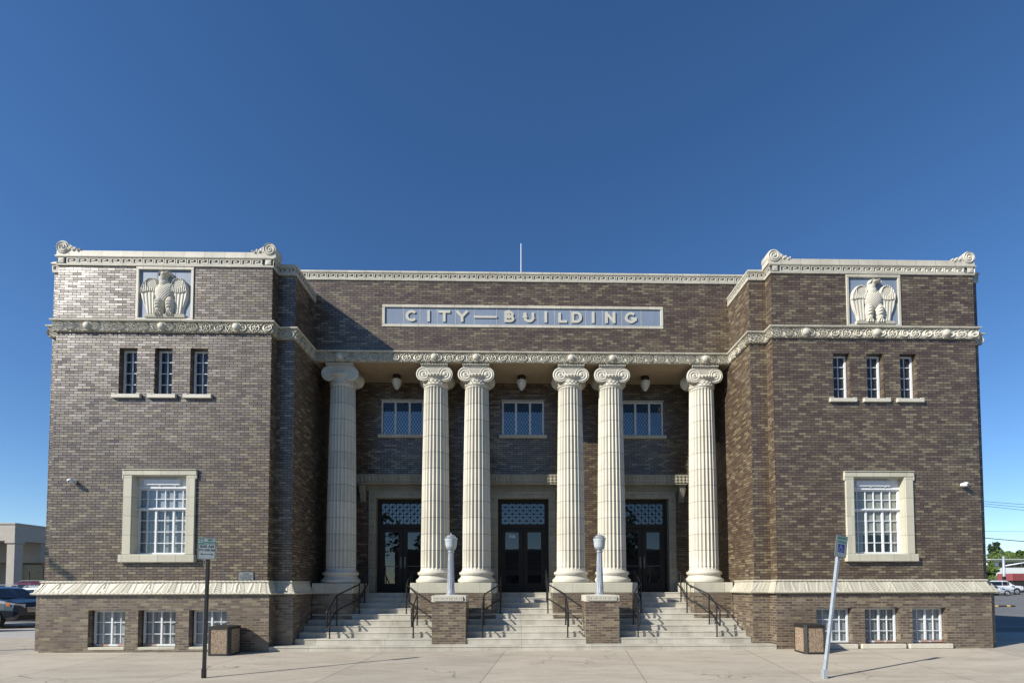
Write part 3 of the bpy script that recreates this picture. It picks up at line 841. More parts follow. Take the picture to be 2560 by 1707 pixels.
# parapet scrolls at the corners of the two slabs
def spiral_disc(mb, cx, cz, r, y, d, turns=2.6, n=56, rings=30, h=0.022):
    th = np.linspace(0, 2 * math.pi, n + 1)[None, :]
    q = np.linspace(0.0, 1.0, rings)[:, None]
    ph = turns * (1 - q) ** 0.8 + d * th / (2 * math.pi)
    hh = h * (0.5 + 0.5 * np.cos(2 * math.pi * ph)) * (q > 0.12) + h * 1.7 * np.sqrt(np.clip(1 - (q / 0.14) ** 2, 0, None))
    hh = hh * np.clip((1 - q) * 12, 0, 1)
    X = cx + r * q * np.cos(th); Z = cz + r * q * np.sin(th)
    mb.grid(np.stack([X, y - hh, Z], -1))
for sx in (-1, 1):
    for cx, d in ((6.80, 1), (12.215, -1)):
        x = sx * cx; inward = (1 if cx < 9 else -1) * sx
        s = MB()
        s.lathe([(0.168, -0.045), (0.176, -0.03), (0.176, 0.32), (0.165, 0.34)], axis='y', c=(x, 10.622), n=30)
        spiral_disc(s, x, 10.622, 0.168, -0.045, inward)
        s.prism([(x - 0.165, 10.40), (x + 0.165, 10.40), (x + 0.15, 10.55), (x - 0.15, 10.55)], -0.035, 0.33)
        # acanthus tail
        for k in range(6):
            t = k / 5
            px = x + inward * (0.15 + 0.30 * t)
            s.lathe([(0.001, -0.065), (0.05 * (1 - 0.5 * t), -0.045), (0.062 * (1 - 0.55 * t), 0.05), (0.05 * (1 - 0.5 * t), 0.14), (0.01, 0.16)], axis='y', c=(px, 10.60 - 0.05 * t + (0.02 if k % 2 else -0.02)), n=10)
        s.prism([(x + inward * 0.08, 10.52), (x + inward * 0.46, 10.535), (x + inward * 0.32, 10.60), (x + inward * 0.12, 10.735)], -0.032, 0.15)
        s.build('corner_scroll', 'relief', parapets[sx], smooth=True, angle=40)

# ------------------------------------------------------------------ eagle reliefs
def eagle_height(px, py):
    """px, py in drawing units (1 unit = 1.4 mm), y downwards"""
    def seg(poly):
        P = np.array(poly, float); inside = np.zeros(px.shape, bool); dist = np.full(px.shape, 1e9)
        n = len(P)
        for i in range(n):
            x0, y0 = P[i]; x1, y1 = P[(i + 1) % n]
            c = ((y0 > py) != (y1 > py)) & (px < (x1 - x0) * (py - y0) / (y1 - y0 + 1e-9) + x0)
            inside ^= c
            t = np.clip(((px - x0) * (x1 - x0) + (py - y0) * (y1 - y0)) / ((x1 - x0) ** 2 + (y1 - y0) ** 2), 0, 1)
            dist = np.minimum(dist, np.hypot(px - x0 - t * (x1 - x0), py - y0 - t * (y1 - y0)))
        return np.where(inside, dist, 0)
    E = lambda cx, cy, rx, ry, h: dome(px, py, cx, cy, rx, h, ry)
    scale = lambda s: 0.5 + 0.5 * np.cos(px / s * math.pi) * np.cos(py / s * math.pi)
    L = [(1505, 640), (1470, 600), (1410, 580), (1330, 610), (1265, 680), (1215, 780), (1195, 890), (1215, 1000), (1250, 1110), (1300, 1230), (1325, 1355), (1490, 1355), (1480, 1000), (1560, 800)]
    Rr = [(1805, 640), (1850, 600), (1910, 578), (1985, 605), (2045, 670), (2085, 780), (2097, 890), (2080, 1010), (2045, 1120), (2010, 1230), (1992, 1355), (1840, 1355), (1840, 1000), (1740, 800)]
    h = np.zeros(px.shape)
    for poly, sg, cx in ((L, -1, 1480), (Rr, 1, 1830)):
        d = seg(poly)
        w = 0.085 * np.clip(d / 28, 0, 1) ** 0.5
        low = py > 890 + 18 * np.sin((px - cx) / 60)
        u = (px - cx) * sg / (1.0 + (1355 - py) * 0.0009)
        feather = np.abs(np.sin(u / 48 * math.pi))
        w = np.where(low, w * (0.66 + 0.22 * feather), w)
        arc = np.hypot(px - (cx + sg * 70), py - 720)
        mid = (~low) & (arc > 95)
        w = np.where(mid, w * (0.95 + 0.22 * np.abs(np.sin(u / 24 * math.pi))), w)
        w = np.where((~low) & (arc <= 95), w * (0.98 - 0.2 * scale(22)), w)
        rim = (d > 0) & (d < 32) & (py < 900)
        w = np.where(rim, w + 0.03 * np.sin(np.clip(d / 32, 0, 1) * math.pi), w)
        h = np.maximum(h, w * (d > 0))
    body = E(1650, 890, 190, 225, 0.17)
    body = body * (0.93 + 0.10 * scale(23))
    h = np.maximum(h, body)
    neck = np.maximum(E(1632, 720, 96, 130, 0.15), E(1622, 610, 76, 150, 0.15))
    h = np.maximum(h, neck * (0.94 + 0.12 * scale(20)))
    h = np.maximum(h, E(1650, 530, 78, 62, 0.18))
    h = np.maximum(h, ridge(px, py, [(1560, 560), (1582, 516), (1625, 484)], 15, 0.17))
    beak = np.maximum(ridge(px, py, [(1700, 508), (1745, 500)], 25, 0.175), ridge(px, py, [(1745, 502), (1775, 514), (1784, 545)], 16, 0.15))
    h = np.maximum(h, beak)
    h = np.maximum(h, ridge(px, py, [(1690, 520), (1725, 530)], 20, 0.15))
    h = np.where(np.hypot(px - 1668, py - 508) < 9, h - 0.03, h)
    for cx in (1558, 1765):
        leg = E(cx, 1150, 92, 185, 0.19)
        rows = np.abs(np.sin((py + 9 * np.cos((px - cx) / 16)) / 62 * math.pi))
        h = np.maximum(h, leg * (0.86 + 0.18 * rows))
        h = np.maximum(h, E(cx, 1275, 78, 70, 0.16) * (0.9 + 0.14 * np.abs(np.sin((px - cx) / 26 * math.pi))))
        for o in (-48, 0, 48):
            h = np.maximum(h, ridge(px, py, [(cx + o * 0.5, 1310), (cx + o, 1345), (cx + o, 1372)], 19, 0.15))
    bar = 0.10 * ((px > 1295) & (px < 2045) & (py > 1352) & (py < 1412))
    bar = bar * (1 - 0.25 * (np.abs(((py - 1352) % 24) - 12) < 3))
    h = np.maximum(h, bar)
    return h
gx, gy = np.meshgrid(np.linspace(1180, 2110, 250), np.linspace(1414, 455, 250))
HE = eagle_height(gx, gy)
for sx in (-1, 1):
    x0, x1 = sorted((sx * EAGLE[0], sx * EAGLE[1])); z0, z1 = EAGLE[2], EAGLE[3]
    pn = MB(); pn.quad((x0 + 0.03, 0.03, z0 + 0.03), (x1 - 0.03, 0.03, z0 + 0.03), (x1 - 0.03, 0.03, z1 - 0.03), (x0 + 0.03, 0.03, z1 - 0.03))
    for xx in (x0 + 0.52, x1 - 0.52): pn.box(xx - 0.004, xx + 0.004, 0.026, 0.029, z0 + 0.08, z1 - 0.07)
    panel = pn.build('eagle_panel', 'blue', hall)
    fr = MB(); t = 0.072
    zb = z0 + 0.012
    fr.bbox(x0, x0 + t, -0.022, 0.028, zb + t * 0.9, z1 - t, 0.006); fr.bbox(x1 - t, x1, -0.022, 0.028, zb + t * 0.9, z1 - t, 0.006)
    fr.bbox(x0, x1, -0.022, 0.028, z1 - t, z1, 0.006); fr.bbox(x0, x1, -0.022, 0.028, zb, zb + t * 0.9, 0.006)
    fr.build('panel_frame', 'ledge', panel)
    e = MB()
    cx = (x0 + x1) / 2; k = 1.40 / 1000
    Pe = np.stack([cx + (gx - 1655) * k, 0.029 - HE * 0.8, zb + t * 0.9 + (1414 - gy) * k * 0.94], -1)
    e.grid(Pe, HE > 0.002)
    e.build('eagle_relief', 'relief', panel, smooth=True, angle=70)

# ------------------------------------------------------------------ windows of the wings
for sx in (-1, 1):
    def mx(a, b): return (a, b) if sx > 0 else (-b, -a)
    for a, b_ in TRIO:
        a, b_ = mx(a, b_)
        f = MB()
        grid_frame(f, a + 0.012, b_ - 0.012, 6.72, 7.93, 0.15, 2, 4, 0.045, 0.018, 0.05)
        win = f.build('narrow_window', 'white', hall)
        g = MB(); g.quad((a, 0.192, 6.70), (b_, 0.192, 6.70), (b_, 0.192, 7.94), (a, 0.192, 7.94)); g.build('pane', 'pane_small', win)
        s = MB(); s.bbox(a - 0.14, b_ + 0.14, -0.07, 0.02, 6.59, 6.685, 0.008)
        s.bbox(a - 0.14, a - 0.03, -0.068, 0.0, 6.686, 6.708, 0.004); s.bbox(b_ + 0.03, b_ + 0.14, -0.068, 0.0, 6.686, 6.708, 0.004)
        s.box(a + 0.004, b_ - 0.004, -0.03, 0.21, 6.676, 6.705)
        s.build('sill', 'cream', win)
    # large window
    a, b_ = mx(BIG[0], BIG[1]); z0, z1 = BIG[2], BIG[3]
    f = MB()
    ya = 0.19
    grid_frame(f, a + 0.01, b_ - 0.01, 3.70, 4.235, ya, 6, 2, 0.035, 0.02, 0.045)
    grid_frame(f, a + 0.01, b_ - 0.01, 2.50, 3.695, ya - 0.004, 6, 4, 0.045, 0.02, 0.05, heavy=(2, 4))
    f.box(a - 0.0, b_ + 0.0, ya - 0.05, ya - 0.006, 3.684, 3.712)
    win = f.build('large_window', 'white', hall)
    tp = MB()
    tp.box(a + 0.006, b_ - 0.006, ya - 0.02, ya + 0.05, 4.238, z1 - 0.002)
    m_ = (a + b_) / 2 - 0.04
    tp.bbox(m_ - 0.48, m_ + 0.46, ya - 0.075, ya - 0.022, 4.325, 4.48, 0.008)
    tp.box(a + 0.006, b_ - 0.006, ya - 0.035, ya - 0.0205, 4.242, 4.30)
    for o in (-0.42, -0.1, 0.3): tp.box(m_ + o, m_ + o + 0.05, ya - 0.06, ya - 0.021, 4.305, 4.324)
    tp.build('head_panel', 'white', win)
    g = MB(); g.quad((a, ya + 0.025, z0), (b_, ya + 0.025, z0), (b_, ya + 0.025, 4.236), (a, ya + 0.025, 4.236)); g.build('pane', 'pane_clear', win)
    cu = MB()
    yb = ya + 0.055
    if sx < 0:
        cu.box(a - 0.1, b_ + 0.1, yb, yb + 0.01, 3.66, 4.30); cu.build('blind', 'blind', win)
        cu = MB(); cu.box(a - 0.1, b_ + 0.1, yb + 0.03, yb + 0.04, 2.4, 3.66); cu.build('curtain', 'curtain', win)
    else:
        cu.box(a - 0.1, b_ + 0.1, yb, yb + 0.01, 3.02, 4.30); cu.build('blind', 'shade', win)
        for q0, q1 in ((a - 0.1, a + 0.42), (b_ - 0.25, b_ + 0.1)):
            cu = MB(); cu.box(q0, q1, yb + 0.02, yb + 0.03, 2.4, 3.02); cu.build('curtain', 'curtain', win)
    t = 0.225
    for q0, q1, l0, l1 in ((a - t, a, a - 0.005, a + 0.012), (b_, b_ + t, b_ - 0.012, b_ + 0.005)):
        sr = MB()
        sr.bbox(q0, q1, -0.05, 0.012, z0 + 0.002, z1 - 0.002, 0.012)
        sr.box(l0, l1, -0.035, 0.20, z0 + 0.002, z1 - 0.002)      # lining of the reveal
        sr.build('window_jamb', 'surround', win)
    hd = MB()
    hd.bbox(a - t - 0.035, b_ + t + 0.035, -0.055, 0.012, z1, z1 + 0.135, 0.012)
    hd.bbox(a - t - 0.035, b_ + t + 0.035, -0.078, 0.0, z1 + 0.136, z1 + 0.16, 0.006)
    for q in (a - t - 0.035, b_ + t - 0.0): hd.bbox(q, q + 0.035, -0.05, 0.01, z1 - 0.09, z1 + 0.01, 0.004)
    hd.box(a + 0.013, b_ - 0.013, -0.03, 0.2, z1 - 0.011, z1 + 0.003)
    hd.build('window_head', 'surround_h', win)
    sl = MB(); sl.bbox(a - t - 0.05, b_ + t + 0.05, -0.11, 0.02, z0 - 0.2, z0, 0.012); sl.box(a + 0.002, b_ - 0.002, -0.09, 0.24, z0 - 0.03, z0 + 0.012)
    sl.build('sill', 'surround_h', win)
    # basement windows
    for i, (a, b_) in enumerate(BASEW):
        a, b_ = mx(a, b_)
        zb = 0.105 if sx < 0 else 0.11
        f = MB()
        grid_frame(f, a + 0.03, b_ - 0.01, zb + 0.01, 1.035, 0.06, 4, 3, 0.045, 0.018, 0.045, heavy=(2,))
        win = f.build('basement_window', 'rusty_white', hall)
        g = MB(); g.quad((a, 0.085, zb), (b_, 0.085, zb), (b_, 0.085, 1.045), (a, 0.085, 1.045)); g.build('pane', 'pane_clear', win)
        cu = MB(); cu.box(a - 0.05, b_ + 0.05, 0.142, 0.152, 0.0, 1.1); cu.build('curtain', 'curtain' if i % 2 else 'blind', win)
        sl = MB()
        if sx > 0: sl.bbox(a - 0.13, b_ + 0.10, -0.17, 0.05, -0.03, 0.098, 0.012)
        else: sl.bbox(a + 0.003, b_ - 0.003, -0.104, 0.13, 0.032, 0.10, 0.006)
        sl.build('sill', 'cream' if sx > 0 else 'plinth', win)

# ------------------------------------------------------------------ name panel
pn = MB(); pn.quad((NP[0] + .04, C + 0.014, NP[2] + .04), (NP[1] - .04, C + 0.014, NP[2] + .04), (NP[1] - .04, C + 0.014, NP[3] - .04), (NP[0] + .04, C + 0.014, NP[3] - .04))
name_panel = pn.build('name_panel', 'blue', hall)
fr = MB(); t = 0.085
fr.bbox(NP[0], NP[1], C - 0.02, C + 0.012, NP[3] - t, NP[3], 0.008); fr.bbox(NP[0], NP[1], C - 0.02, C + 0.012, NP[2], NP[2] + t, 0.008)
fr.bbox(NP[0], NP[0] + t, C - 0.02, C + 0.012, NP[2] + t, NP[3] - t, 0.008); fr.bbox(NP[1] - t, NP[1], C - 0.02, C + 0.012, NP[2] + t, NP[3] - t, 0.008)
fr.build('panel_frame', 'ledge', name_panel)
for x in (-3.62, -3.12, -2.60, -2.05, -1.485, -0.815, -0.16, 0.44, 0.945, 1.425, 1.89, 2.40, 2.99, 3.58):
    sm = MB(); sm.box(x - 0.006, x + 0.006, C + 0.010, C + 0.0135, NP[2] + t, NP[3] - t); sm.build('tile_joint', 'cream', name_panel)
H, SW = 0.345, 0.075
def arc(cx, cz, rx, rz, a0, a1, n=14): return [(cx + rx * math.cos(R(lerp(a0, a1, i / n))), cz + rz * math.sin(R(lerp(a0, a1, i / n)))) for i in range(n + 1)]
def strokes(ch):
    h = H / 2 - SW / 2; w = 0.135
    return {
        'C': [arc(0, 0, w + 0.005, h, 42, 318)], 'G': [arc(0, 0, w + 0.005, h, 45, 335), [(0.02, -0.035), (w + 0.005, -0.035), (w + 0.005, -h * 0.75)]],
        'I': [[(0, -h), (0, h)]], 'T': [[(-0.14, h), (0.14, h)], [(0, -h), (0, h)]],
        'Y': [[(-0.135, h), (0, -0.01)], [(0.135, h), (0, -0.01)], [(0, 0.0), (0, -h)]],
        'B': [[(-0.1, -h), (-0.1, h)], [(-0.1, h), (0.02, h)] + arc(0.02, h / 2, 0.085, h / 2, 90, -90, 8) + [(-0.1, 0)], [(-0.1, 0), (0.03, 0)] + arc(0.03, -h / 2, 0.095, h / 2, 90, -90, 8) + [(-0.1, -h)]],
        'U': [[(-0.12, h), (-0.12, -0.03)] + arc(0, -0.03, 0.12, h - 0.03, 180, 360, 12) + [(0.12, -0.03), (0.12, h)]],
        'L': [[(-0.09, h), (-0.09, -h), (0.13, -h)]], 'D': [[(-0.11, -h), (-0.11, h), (0.0, h)] + arc(0.0, 0, 0.13, h, 90, -90, 12) + [(-0.11, -h)]],
        'N': [[(-0.115, -h), (-0.115, h)], [(-0.115, h), (0.115, -h)], [(0.115, -h), (0.115, h)]],
        '-': [[(-0.32, -0.015), (0.32, -0.015)]]}[ch]
def stroke_mesh(mb, pts, w, x, y0, y1, z):
    P = [Vector((a, b)) for a, b in pts]
    n = len(P)
    closed = (P[0] - P[-1]).length < 1e-4
    left, right = [], []
    for i in range(n):
        if closed and i in (0, n - 1): t0, t1 = (P[-1] - P[-2]).normalized(), (P[1] - P[0]).normalized()
        else:
            t0 = (P[i] - P[i - 1]).normalized() if i else (P[1] - P[0]).normalized()
            t1 = (P[i + 1] - P[i]).normalized() if i < n - 1 else t0
        tm = (t0 + t1).normalized() if (t0 + t1).length > 1e-5 else t0
        nn = Vector((-tm.y, tm.x)); k = 1 / max(0.5, nn.dot(Vector((-t1.y, t1.x))))
        left.append(P[i] + nn * w / 2 * k); right.append(P[i] - nn * w / 2 * k)
    if not closed:
        e = (P[0] - P[1]).normalized() * w * (0.5 if len(P) == 2 else 0.0); left[0] += e; right[0] += e
        e = (P[-1] - P[-2]).normalized() * w * (0.5 if len(P) == 2 else 0.0); left[-1] += e; right[-1] += e
    for i in range(n - 1):
        q = [left[i], left[i + 1], right[i + 1], right[i]]
        vs = [(x + p.x, y, z + p.y) for y in (y0, y1) for p in q]
        mb.add(vs, [(0, 1, 2, 3), (0, 4, 5, 1), (1, 5, 6, 2), (2, 6, 7, 3), (3, 7, 4, 0)])
zc = 9.773
for ch, x in zip('CITY-BUILDING', (-3.37, -2.86, -2.39, -1.855, -1.15, -0.44, 0.165, 0.675, 1.185, 1.605, 2.115, 2.635, 3.26)):
    l = MB()
    for i, st in enumerate(strokes(ch)):
        stroke_mesh(l, st, SW if ch != '-' else 0.06, x, C - 0.012 - 0.0015 * i, C + 0.013, zc)
    l.build('letter', 'cream', name_panel)

# ------------------------------------------------------------------ columns
COLX = (-5.52, -2.685, -1.435, 1.435, 2.685, 5.52)
COLY = 2.05
Z_PL, Z_SH0, Z_SH1 = 1.742, 2.09, 7.70
def column_shaft():
    mb = MB()
    NF, PT = 24, 8
    n = NF * PT
    zs = [Z_SH0, Z_SH0 + 0.03, Z_SH0 + 0.07, Z_SH0 + 0.12] + list(np.linspace(Z_SH0 + 0.35, Z_SH1 - 0.3, 20)) + [Z_SH1 - 0.1, Z_SH1 - 0.06, Z_SH1 - 0.03, Z_SH1]
    rows = []
    for z in zs:
        t = (z - Z_SH0) / (Z_SH1 - Z_SH0)
        r = 0.432 - 0.072 * t ** 1.5
        if z < Z_SH0 + 0.06: r += 0.03 * (1 - (z - Z_SH0) / 0.06) ** 2
        fd = 0.042
        fade = min(1, max(0, (z - Z_SH0 - 0.05) / 0.07), max(0, (Z_SH1 - 0.03 - z) / 0.06)) if (z - Z_SH0 < 0.13 or Z_SH1 - z < 0.1) else 1
        a = np.arange(n) * 2 * math.pi / n
        q = (np.arange(n) % PT) / PT
        fl = np.where(q > 0.12, np.sqrt(np.clip(1 - ((q - 0.56) / 0.44) ** 2, 0, 1)), 0)
        rad = r - fd * fade * fl
        rows.append(np.stack([rad * np.cos(a), rad * np.sin(a), np.full(n, z)], -1))
    P = np.array(rows); P = np.concatenate([P, P[:, :1]], 1)
    mb.grid(P)
    return mb
def column_base():
    mb = MB()
    prof = [(0.50, Z_PL), (0.555, Z_PL + 0.015), (0.572, Z_PL + 0.06), (0.56, Z_PL + 0.105), (0.525, Z_PL + 0.125), (0.515, Z_PL + 0.14), (0.487, Z_PL + 0.165), (0.470, Z_PL + 0.205), (0.478, Z_PL + 0.232),
            (0.505, Z_PL + 0.24), (0.508, Z_PL + 0.255), (0.522, Z_PL + 0.275), (0.524, Z_PL + 0.30), (0.510, Z_PL + 0.322), (0.468, Z_PL + 0.335), (0.462, Z_PL + 0.348), (0.40, Z_PL + 0.349)]
    mb.lathe(prof, n=48)
    return mb
def column_capital():
    mb = MB()
    # necking with leaf relief, astragal, echinus
    mb.lathe([(0.366, Z_SH1 - 0.01), (0.385, Z_SH1 + 0.004), (0.388, Z_SH1 + 0.02), (0.376, Z_SH1 + 0.034), (0.362, Z_SH1 + 0.04), (0.355, 7.86), (0.365, 7.885), (0.375, 7.90), (0.372, 7.915), (0.40, 7.93), (0.425, 7.965), (0.43, 8.0), (0.40, 8.03), (0.30, 8.04)], n=40)
    for k in range(20):
        a = 2 * math.pi * k / 20
        for j, (zz, rr) in enumerate(((7.765, 0.03), (7.82, 0.034))):
            aa = a + j * math.pi / 20
            c = Vector((0.357 * math.cos(aa), 0.357 * math.sin(aa), zz))
            mb.lathe([(0.002, zz - rr), (rr * 0.9, zz - rr * 0.4), (rr, zz), (rr * 0.7, zz + rr * 0.7), (0.002, zz + rr)], cx=c.x, cy=c.y, n=6)
    for k in range(28):
        a = 2 * math.pi * k / 28
        zz = 7.975; rr = 0.03
        mb.lathe([(0.002, zz - 0.04), (rr, zz - 0.01), (rr, zz + 0.02), (0.002, zz + 0.045)], cx=0.425 * math.cos(a), cy=0.425 * math.sin(a), n=6)
    VX, VZ, VR = 0.325, 8.022, 0.228
    yf, yb = -0.335, 0.335
    for s in (-1, 1):
        mb.lathe([(VR - 0.01, yf), (VR, yf + 0.015), (VR - 0.006, yf + 0.05), (VR - 0.03, yf + 0.09), (VR - 0.02, yf + 0.11), (VR - 0.055, yf + 0.2), (VR - 0.068, 0.0), (VR - 0.055, yb - 0.2), (VR - 0.02, yb - 0.11), (VR - 0.03, yb - 0.09), (VR - 0.006, yb - 0.05), (VR, yb - 0.015), (VR - 0.01, yb)],
                 axis='y', c=(s * VX, VZ), n=36)
        spiral_disc(mb, s * VX, VZ, VR - 0.008, yf + 0.002, -s, turns=2.9, n=48, rings=34, h=0.02)
    # canalis between the volutes with raised fillets
    zs = [8.03, 8.07, 8.105, 8.12, 8.13, 8.165, 8.177, 8.19, 8.217, 8.235, 8.248]
    hs = [0.0, 0.0, 0.0, 0.016, 0.0, 0.0, 0.014, 0.0, 0.0, 0.02, 0.02]
    X = np.linspace(-VX, VX, 13)[None, :]
    Z = np.array(zs)[:, None]
    sag = 0.022 * (1 - (X / VX) ** 2)
    f = np.clip((8.248 - Z) / 0.2, 0, 1)
    P = np.stack([X + 0 * Z, (yf + 0.004) - np.array(hs)[:, None] + 0 * X, Z - sag * (0.35 + f)], -1)
    mb.grid(P)
    mb.box(-VX, VX, yf + 0.03, yb, 8.05, 8.22)
    mb.box(-0.40, 0.40, -0.345, 0.345, 8.249, 8.268)
    for i in range(17):
        x = lerp(-0.385, 0.385, i / 16)
        mb.lathe([(0.016, x - 0.02), (0.03, x - 0.012), (0.032, x), (0.03, x + 0.012), (0.016, x + 0.02)], axis='x', c=(-0.372, 8.304), n=10)
    mb.box(-0.39, 0.39, -0.36, 0.36, 8.269, 8.337)
    return mb
proto = None
shaft_mb, base_mb, cap_mb = column_shaft(), column_base(), column_capital()
for x in COLX:
    if proto is None:
        sh = shaft_mb.build('column', 'column'); bs = base_mb.build('column_base', 'cream', None, True, 40); cp = cap_mb.build('capital', 'relief', None, True, 40)
        sh.data.polygons.foreach_set('use_smooth', [True] * len(sh.data.polygons)); sh.data.set_sharp_from_angle(angle=R(50))
        bs.parent = sh; cp.parent = sh
        proto = sh
        c = sh
    else:
        c = copy_tree(proto)
    c.parent = hall
    c.matrix_basis = world_of(hall).inverted() @ Matrix.Translation((x, COLY, 0))

# plinths under the columns: brick base and stone block
for x0, x1 in ((-6.155, -4.98), (-3.32, -0.815), (0.83, 3.33), (4.98, 6.155)):
    pb = MB(); pb.box(x0 + 0.012, x1 - 0.012, Y6 - 0.004, B - 0.003, 0.45, 1.44)
    pl = pb.build('plinth', 'brick', hall)
    st = MB(); st.bbox(x0, x1, Y6 - 0.02, B - 0.004, 1.441, Z_PL, 0.012)
    st.build('plinth_block', 'plinth', pl)

# ------------------------------------------------------------------ doors, door surrounds, portico windows, ceiling lamps
def door_set(cx, number, num_mat, blue):
    s = MB()
    yo = B - 0.06
    s.bbox(cx - 1.07, cx - 0.835, yo, B + 0.29, 1.45, 4.52, 0.012); s.bbox(cx + 0.835, cx + 1.07, yo, B + 0.29, 1.45, 4.52, 0.012)
    s.bbox(cx - 1.07, cx + 1.07, yo, B + 0.29, 4.521, 4.76, 0.012)
    for k in range(11):
        for q in (-0.955, 0.955):
            z = 1.75 + k * 0.27
            s.lathe([(0.06, yo), (0.058, yo - 0.012), (0.045, yo - 0.008), (0.035, yo - 0.022), (0.005, yo - 0.028)], axis='y', c=(cx + q, z), n=10)
    for k in range(7):
        s.lathe([(0.06, yo), (0.058, yo - 0.012), (0.045, yo - 0.008), (0.035, yo - 0.022), (0.005, yo - 0.028)], axis='y', c=(cx - 0.93 + k * 0.31, 4.64), n=10)
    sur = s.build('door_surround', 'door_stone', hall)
    h = MB()
    r = Run((cx - 1.13, yo), (cx + 1.13, yo), (0, -1), 1, 1)
    h.box(cx - 1.13, cx + 1.13, yo, B - 0.002, 4.765, 4.93)
    for kk in range(33):
        xx = cx - 1.1 + kk * 0.0672
        h.box(xx, xx + 0.04, yo - 0.03, yo - 0.001, 4.80, 4.86)
    h.prism([(cx - 1.36, 4.935), (cx + 1.36, 4.935), (cx + 1.41, 5.0), (cx + 1.44, 5.20), (cx + 1.46, 5.21), (cx + 1.46, 5.262), (cx - 1.46, 5.262), (cx - 1.46, 5.21), (cx - 1.44, 5.20), (cx - 1.41, 5.0)], B - 0.30, B - 0.003)
    def leafy(a, b):
        return 0.004 + 0.032 * (np.abs(np.sin(a / 0.12 * math.pi)) * (0.6 + 0.4 * np.cos(b / 0.05 * math.pi)))
    Run((cx - 1.42, B - 0.302), (cx + 1.42, B - 0.302), (0, -1)).relief(h, leafy, 0, 2.84, 5.0, 5.2, 140, 12)
    hood = h.build('door_hood', 'door_stone_shaded_h', sur)
    for q in (-1, 1):
        b_ = MB()
        xx = cx + q * 1.25
        for i in range(8):
            t = i / 7
            b_.box(xx - 0.10 + 0.02 * t, xx + 0.10 - 0.02 * t, B - 0.22 + 0.15 * t ** 1.5, B - 0.003, 4.93 - 0.42 * t - 0.06, 4.93 - 0.42 * t)
        for o in (-0.05, 0, 0.05): b_.bar((xx + o, B - 0.23, 4.9), (xx + o * 0.7, B - 0.085, 4.47), 0.022, 0.03)
        b_.bbox(xx - 0.09, xx + 0.09, B - 0.1, B - 0.003, 4.39, 4.445, 0.01)
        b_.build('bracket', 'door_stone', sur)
    # frame, transom
    yd = B + 0.17
    f = MB()
    f.box(cx - 0.84, cx - 0.765, yd, yd + 0.09, 1.45, 4.525); f.box(cx + 0.765, cx + 0.84, yd, yd + 0.09, 1.45, 4.525)
    f.box(cx - 0.765, cx + 0.765, yd + 0.002, yd + 0.09, 4.385, 4.525); f.box(cx - 0.765, cx + 0.765, yd - 0.01, yd + 0.09, 3.575, 3.70)
    f.box(cx - 0.765, cx - 0.71, yd + 0.02, yd + 0.085, 3.70, 4.385); f.box(cx + 0.71, cx + 0.765, yd + 0.02, yd + 0.085, 3.70, 4.385)
    frame = f.build('door_frame', 'bronze', hall)
    g = MB(); g.quad((cx - 0.72, yd + 0.06, 3.69), (cx + 0.72, yd + 0.06, 3.69), (cx + 0.72, yd + 0.06, 4.39), (cx - 0.72, yd + 0.06, 4.39))
    g.build('transom_pane', 'pane_transom', frame)
    gr = MB()
    x0, x1, z0, z1 = cx - 0.71, cx + 0.71, 3.70, 4.385
    nx, nz = 12, 6
    cw, chh = (x1 - x0) / nx, (z1 - z0) / nz
    yy = yd + 0.045
    for i in range(1, nx): gr.box(x0 + i * cw - 0.006, x0 + i * cw + 0.006, yy - 0.006, yy + 0.006, z0, z1)
    for j in range(1, nz): gr.box(x0, x1, yy - 0.009, yy + 0.009, z0 + j * chh - 0.006, z0 + j * chh + 0.006)
    for i in range(0, nx, 2):
        for j in range(0, nz, 2):
            a = (x0 + i * cw, z0 + j * chh); b_ = (x0 + (i + 2) * cw, z0 + (j + 2) * chh)
            gr.bar((a[0], yy, a[1]), (b_[0], yy, b_[1]), 0.013, 0.010); gr.bar((a[0], yy + 0.001, b_[1]), (b_[0], yy + 0.001, a[1]), 0.013, 0.010)
            gr.lathe([(0.026, yy - 0.014), (0.026, yy + 0.002)], axis='y', c=((a[0] + b_[0]) / 2, (a[1] + b_[1]) / 2), n=8)
    gr.build('transom_grille', 'bronze', frame)
    # two leaves
    for q in (-1, 1):
        xa, xb = (cx - 0.762, cx - 0.008) if q < 0 else (cx + 0.008, cx + 0.762)
        ga, gb = (xa + 0.17, xb - 0.14) if q < 0 else (xa + 0.14, xb - 0.17)
        l = MB(); ya, yb = yd + 0.03, yd + 0.075
        l.box(xa, ga, ya, yb, 1.462, 3.572); l.box(gb, xb, ya, yb, 1.462, 3.572)
        l.box(ga, gb, ya + 0.001, yb, 1.462, 1.74); l.box(ga, gb, ya + 0.001, yb, 3.43, 3.572)
        leaf = l.build('door', 'bronze', hall)
        g = MB(); g.quad((ga, ya + 0.02, 1.74), (gb, ya + 0.02, 1.74), (gb, ya + 0.02, 3.43), (ga, ya + 0.02, 3.43)); g.build('pane', 'pane_door', leaf)
        hb = MB()
        hb.box(ga, gb, ya - 0.02, ya - 0.004, 2.30, 2.318)
        hx = xb - 0.06 if q < 0 else xa + 0.06
        hb.box(hx - 0.03, hx + 0.03, ya - 0.012, ya - 0.001, 2.24, 2.62)
        for zz in (2.27, 2.58): hb.lathe([(0.016, ya - 0.013), (0.016, ya - 0.05), (0.006, ya - 0.055)], axis='y', c=(hx, zz), n=8)
        hb.build('handle', 'bronze_brushed' if blue else 'bronze', leaf)
        if q < 0:
            t = MB(); add_text(t, number, (ga + gb) / 2, ya + 0.017, 3.29, 0.15, 0.006)
            t.build('door_number', num_mat, leaf)
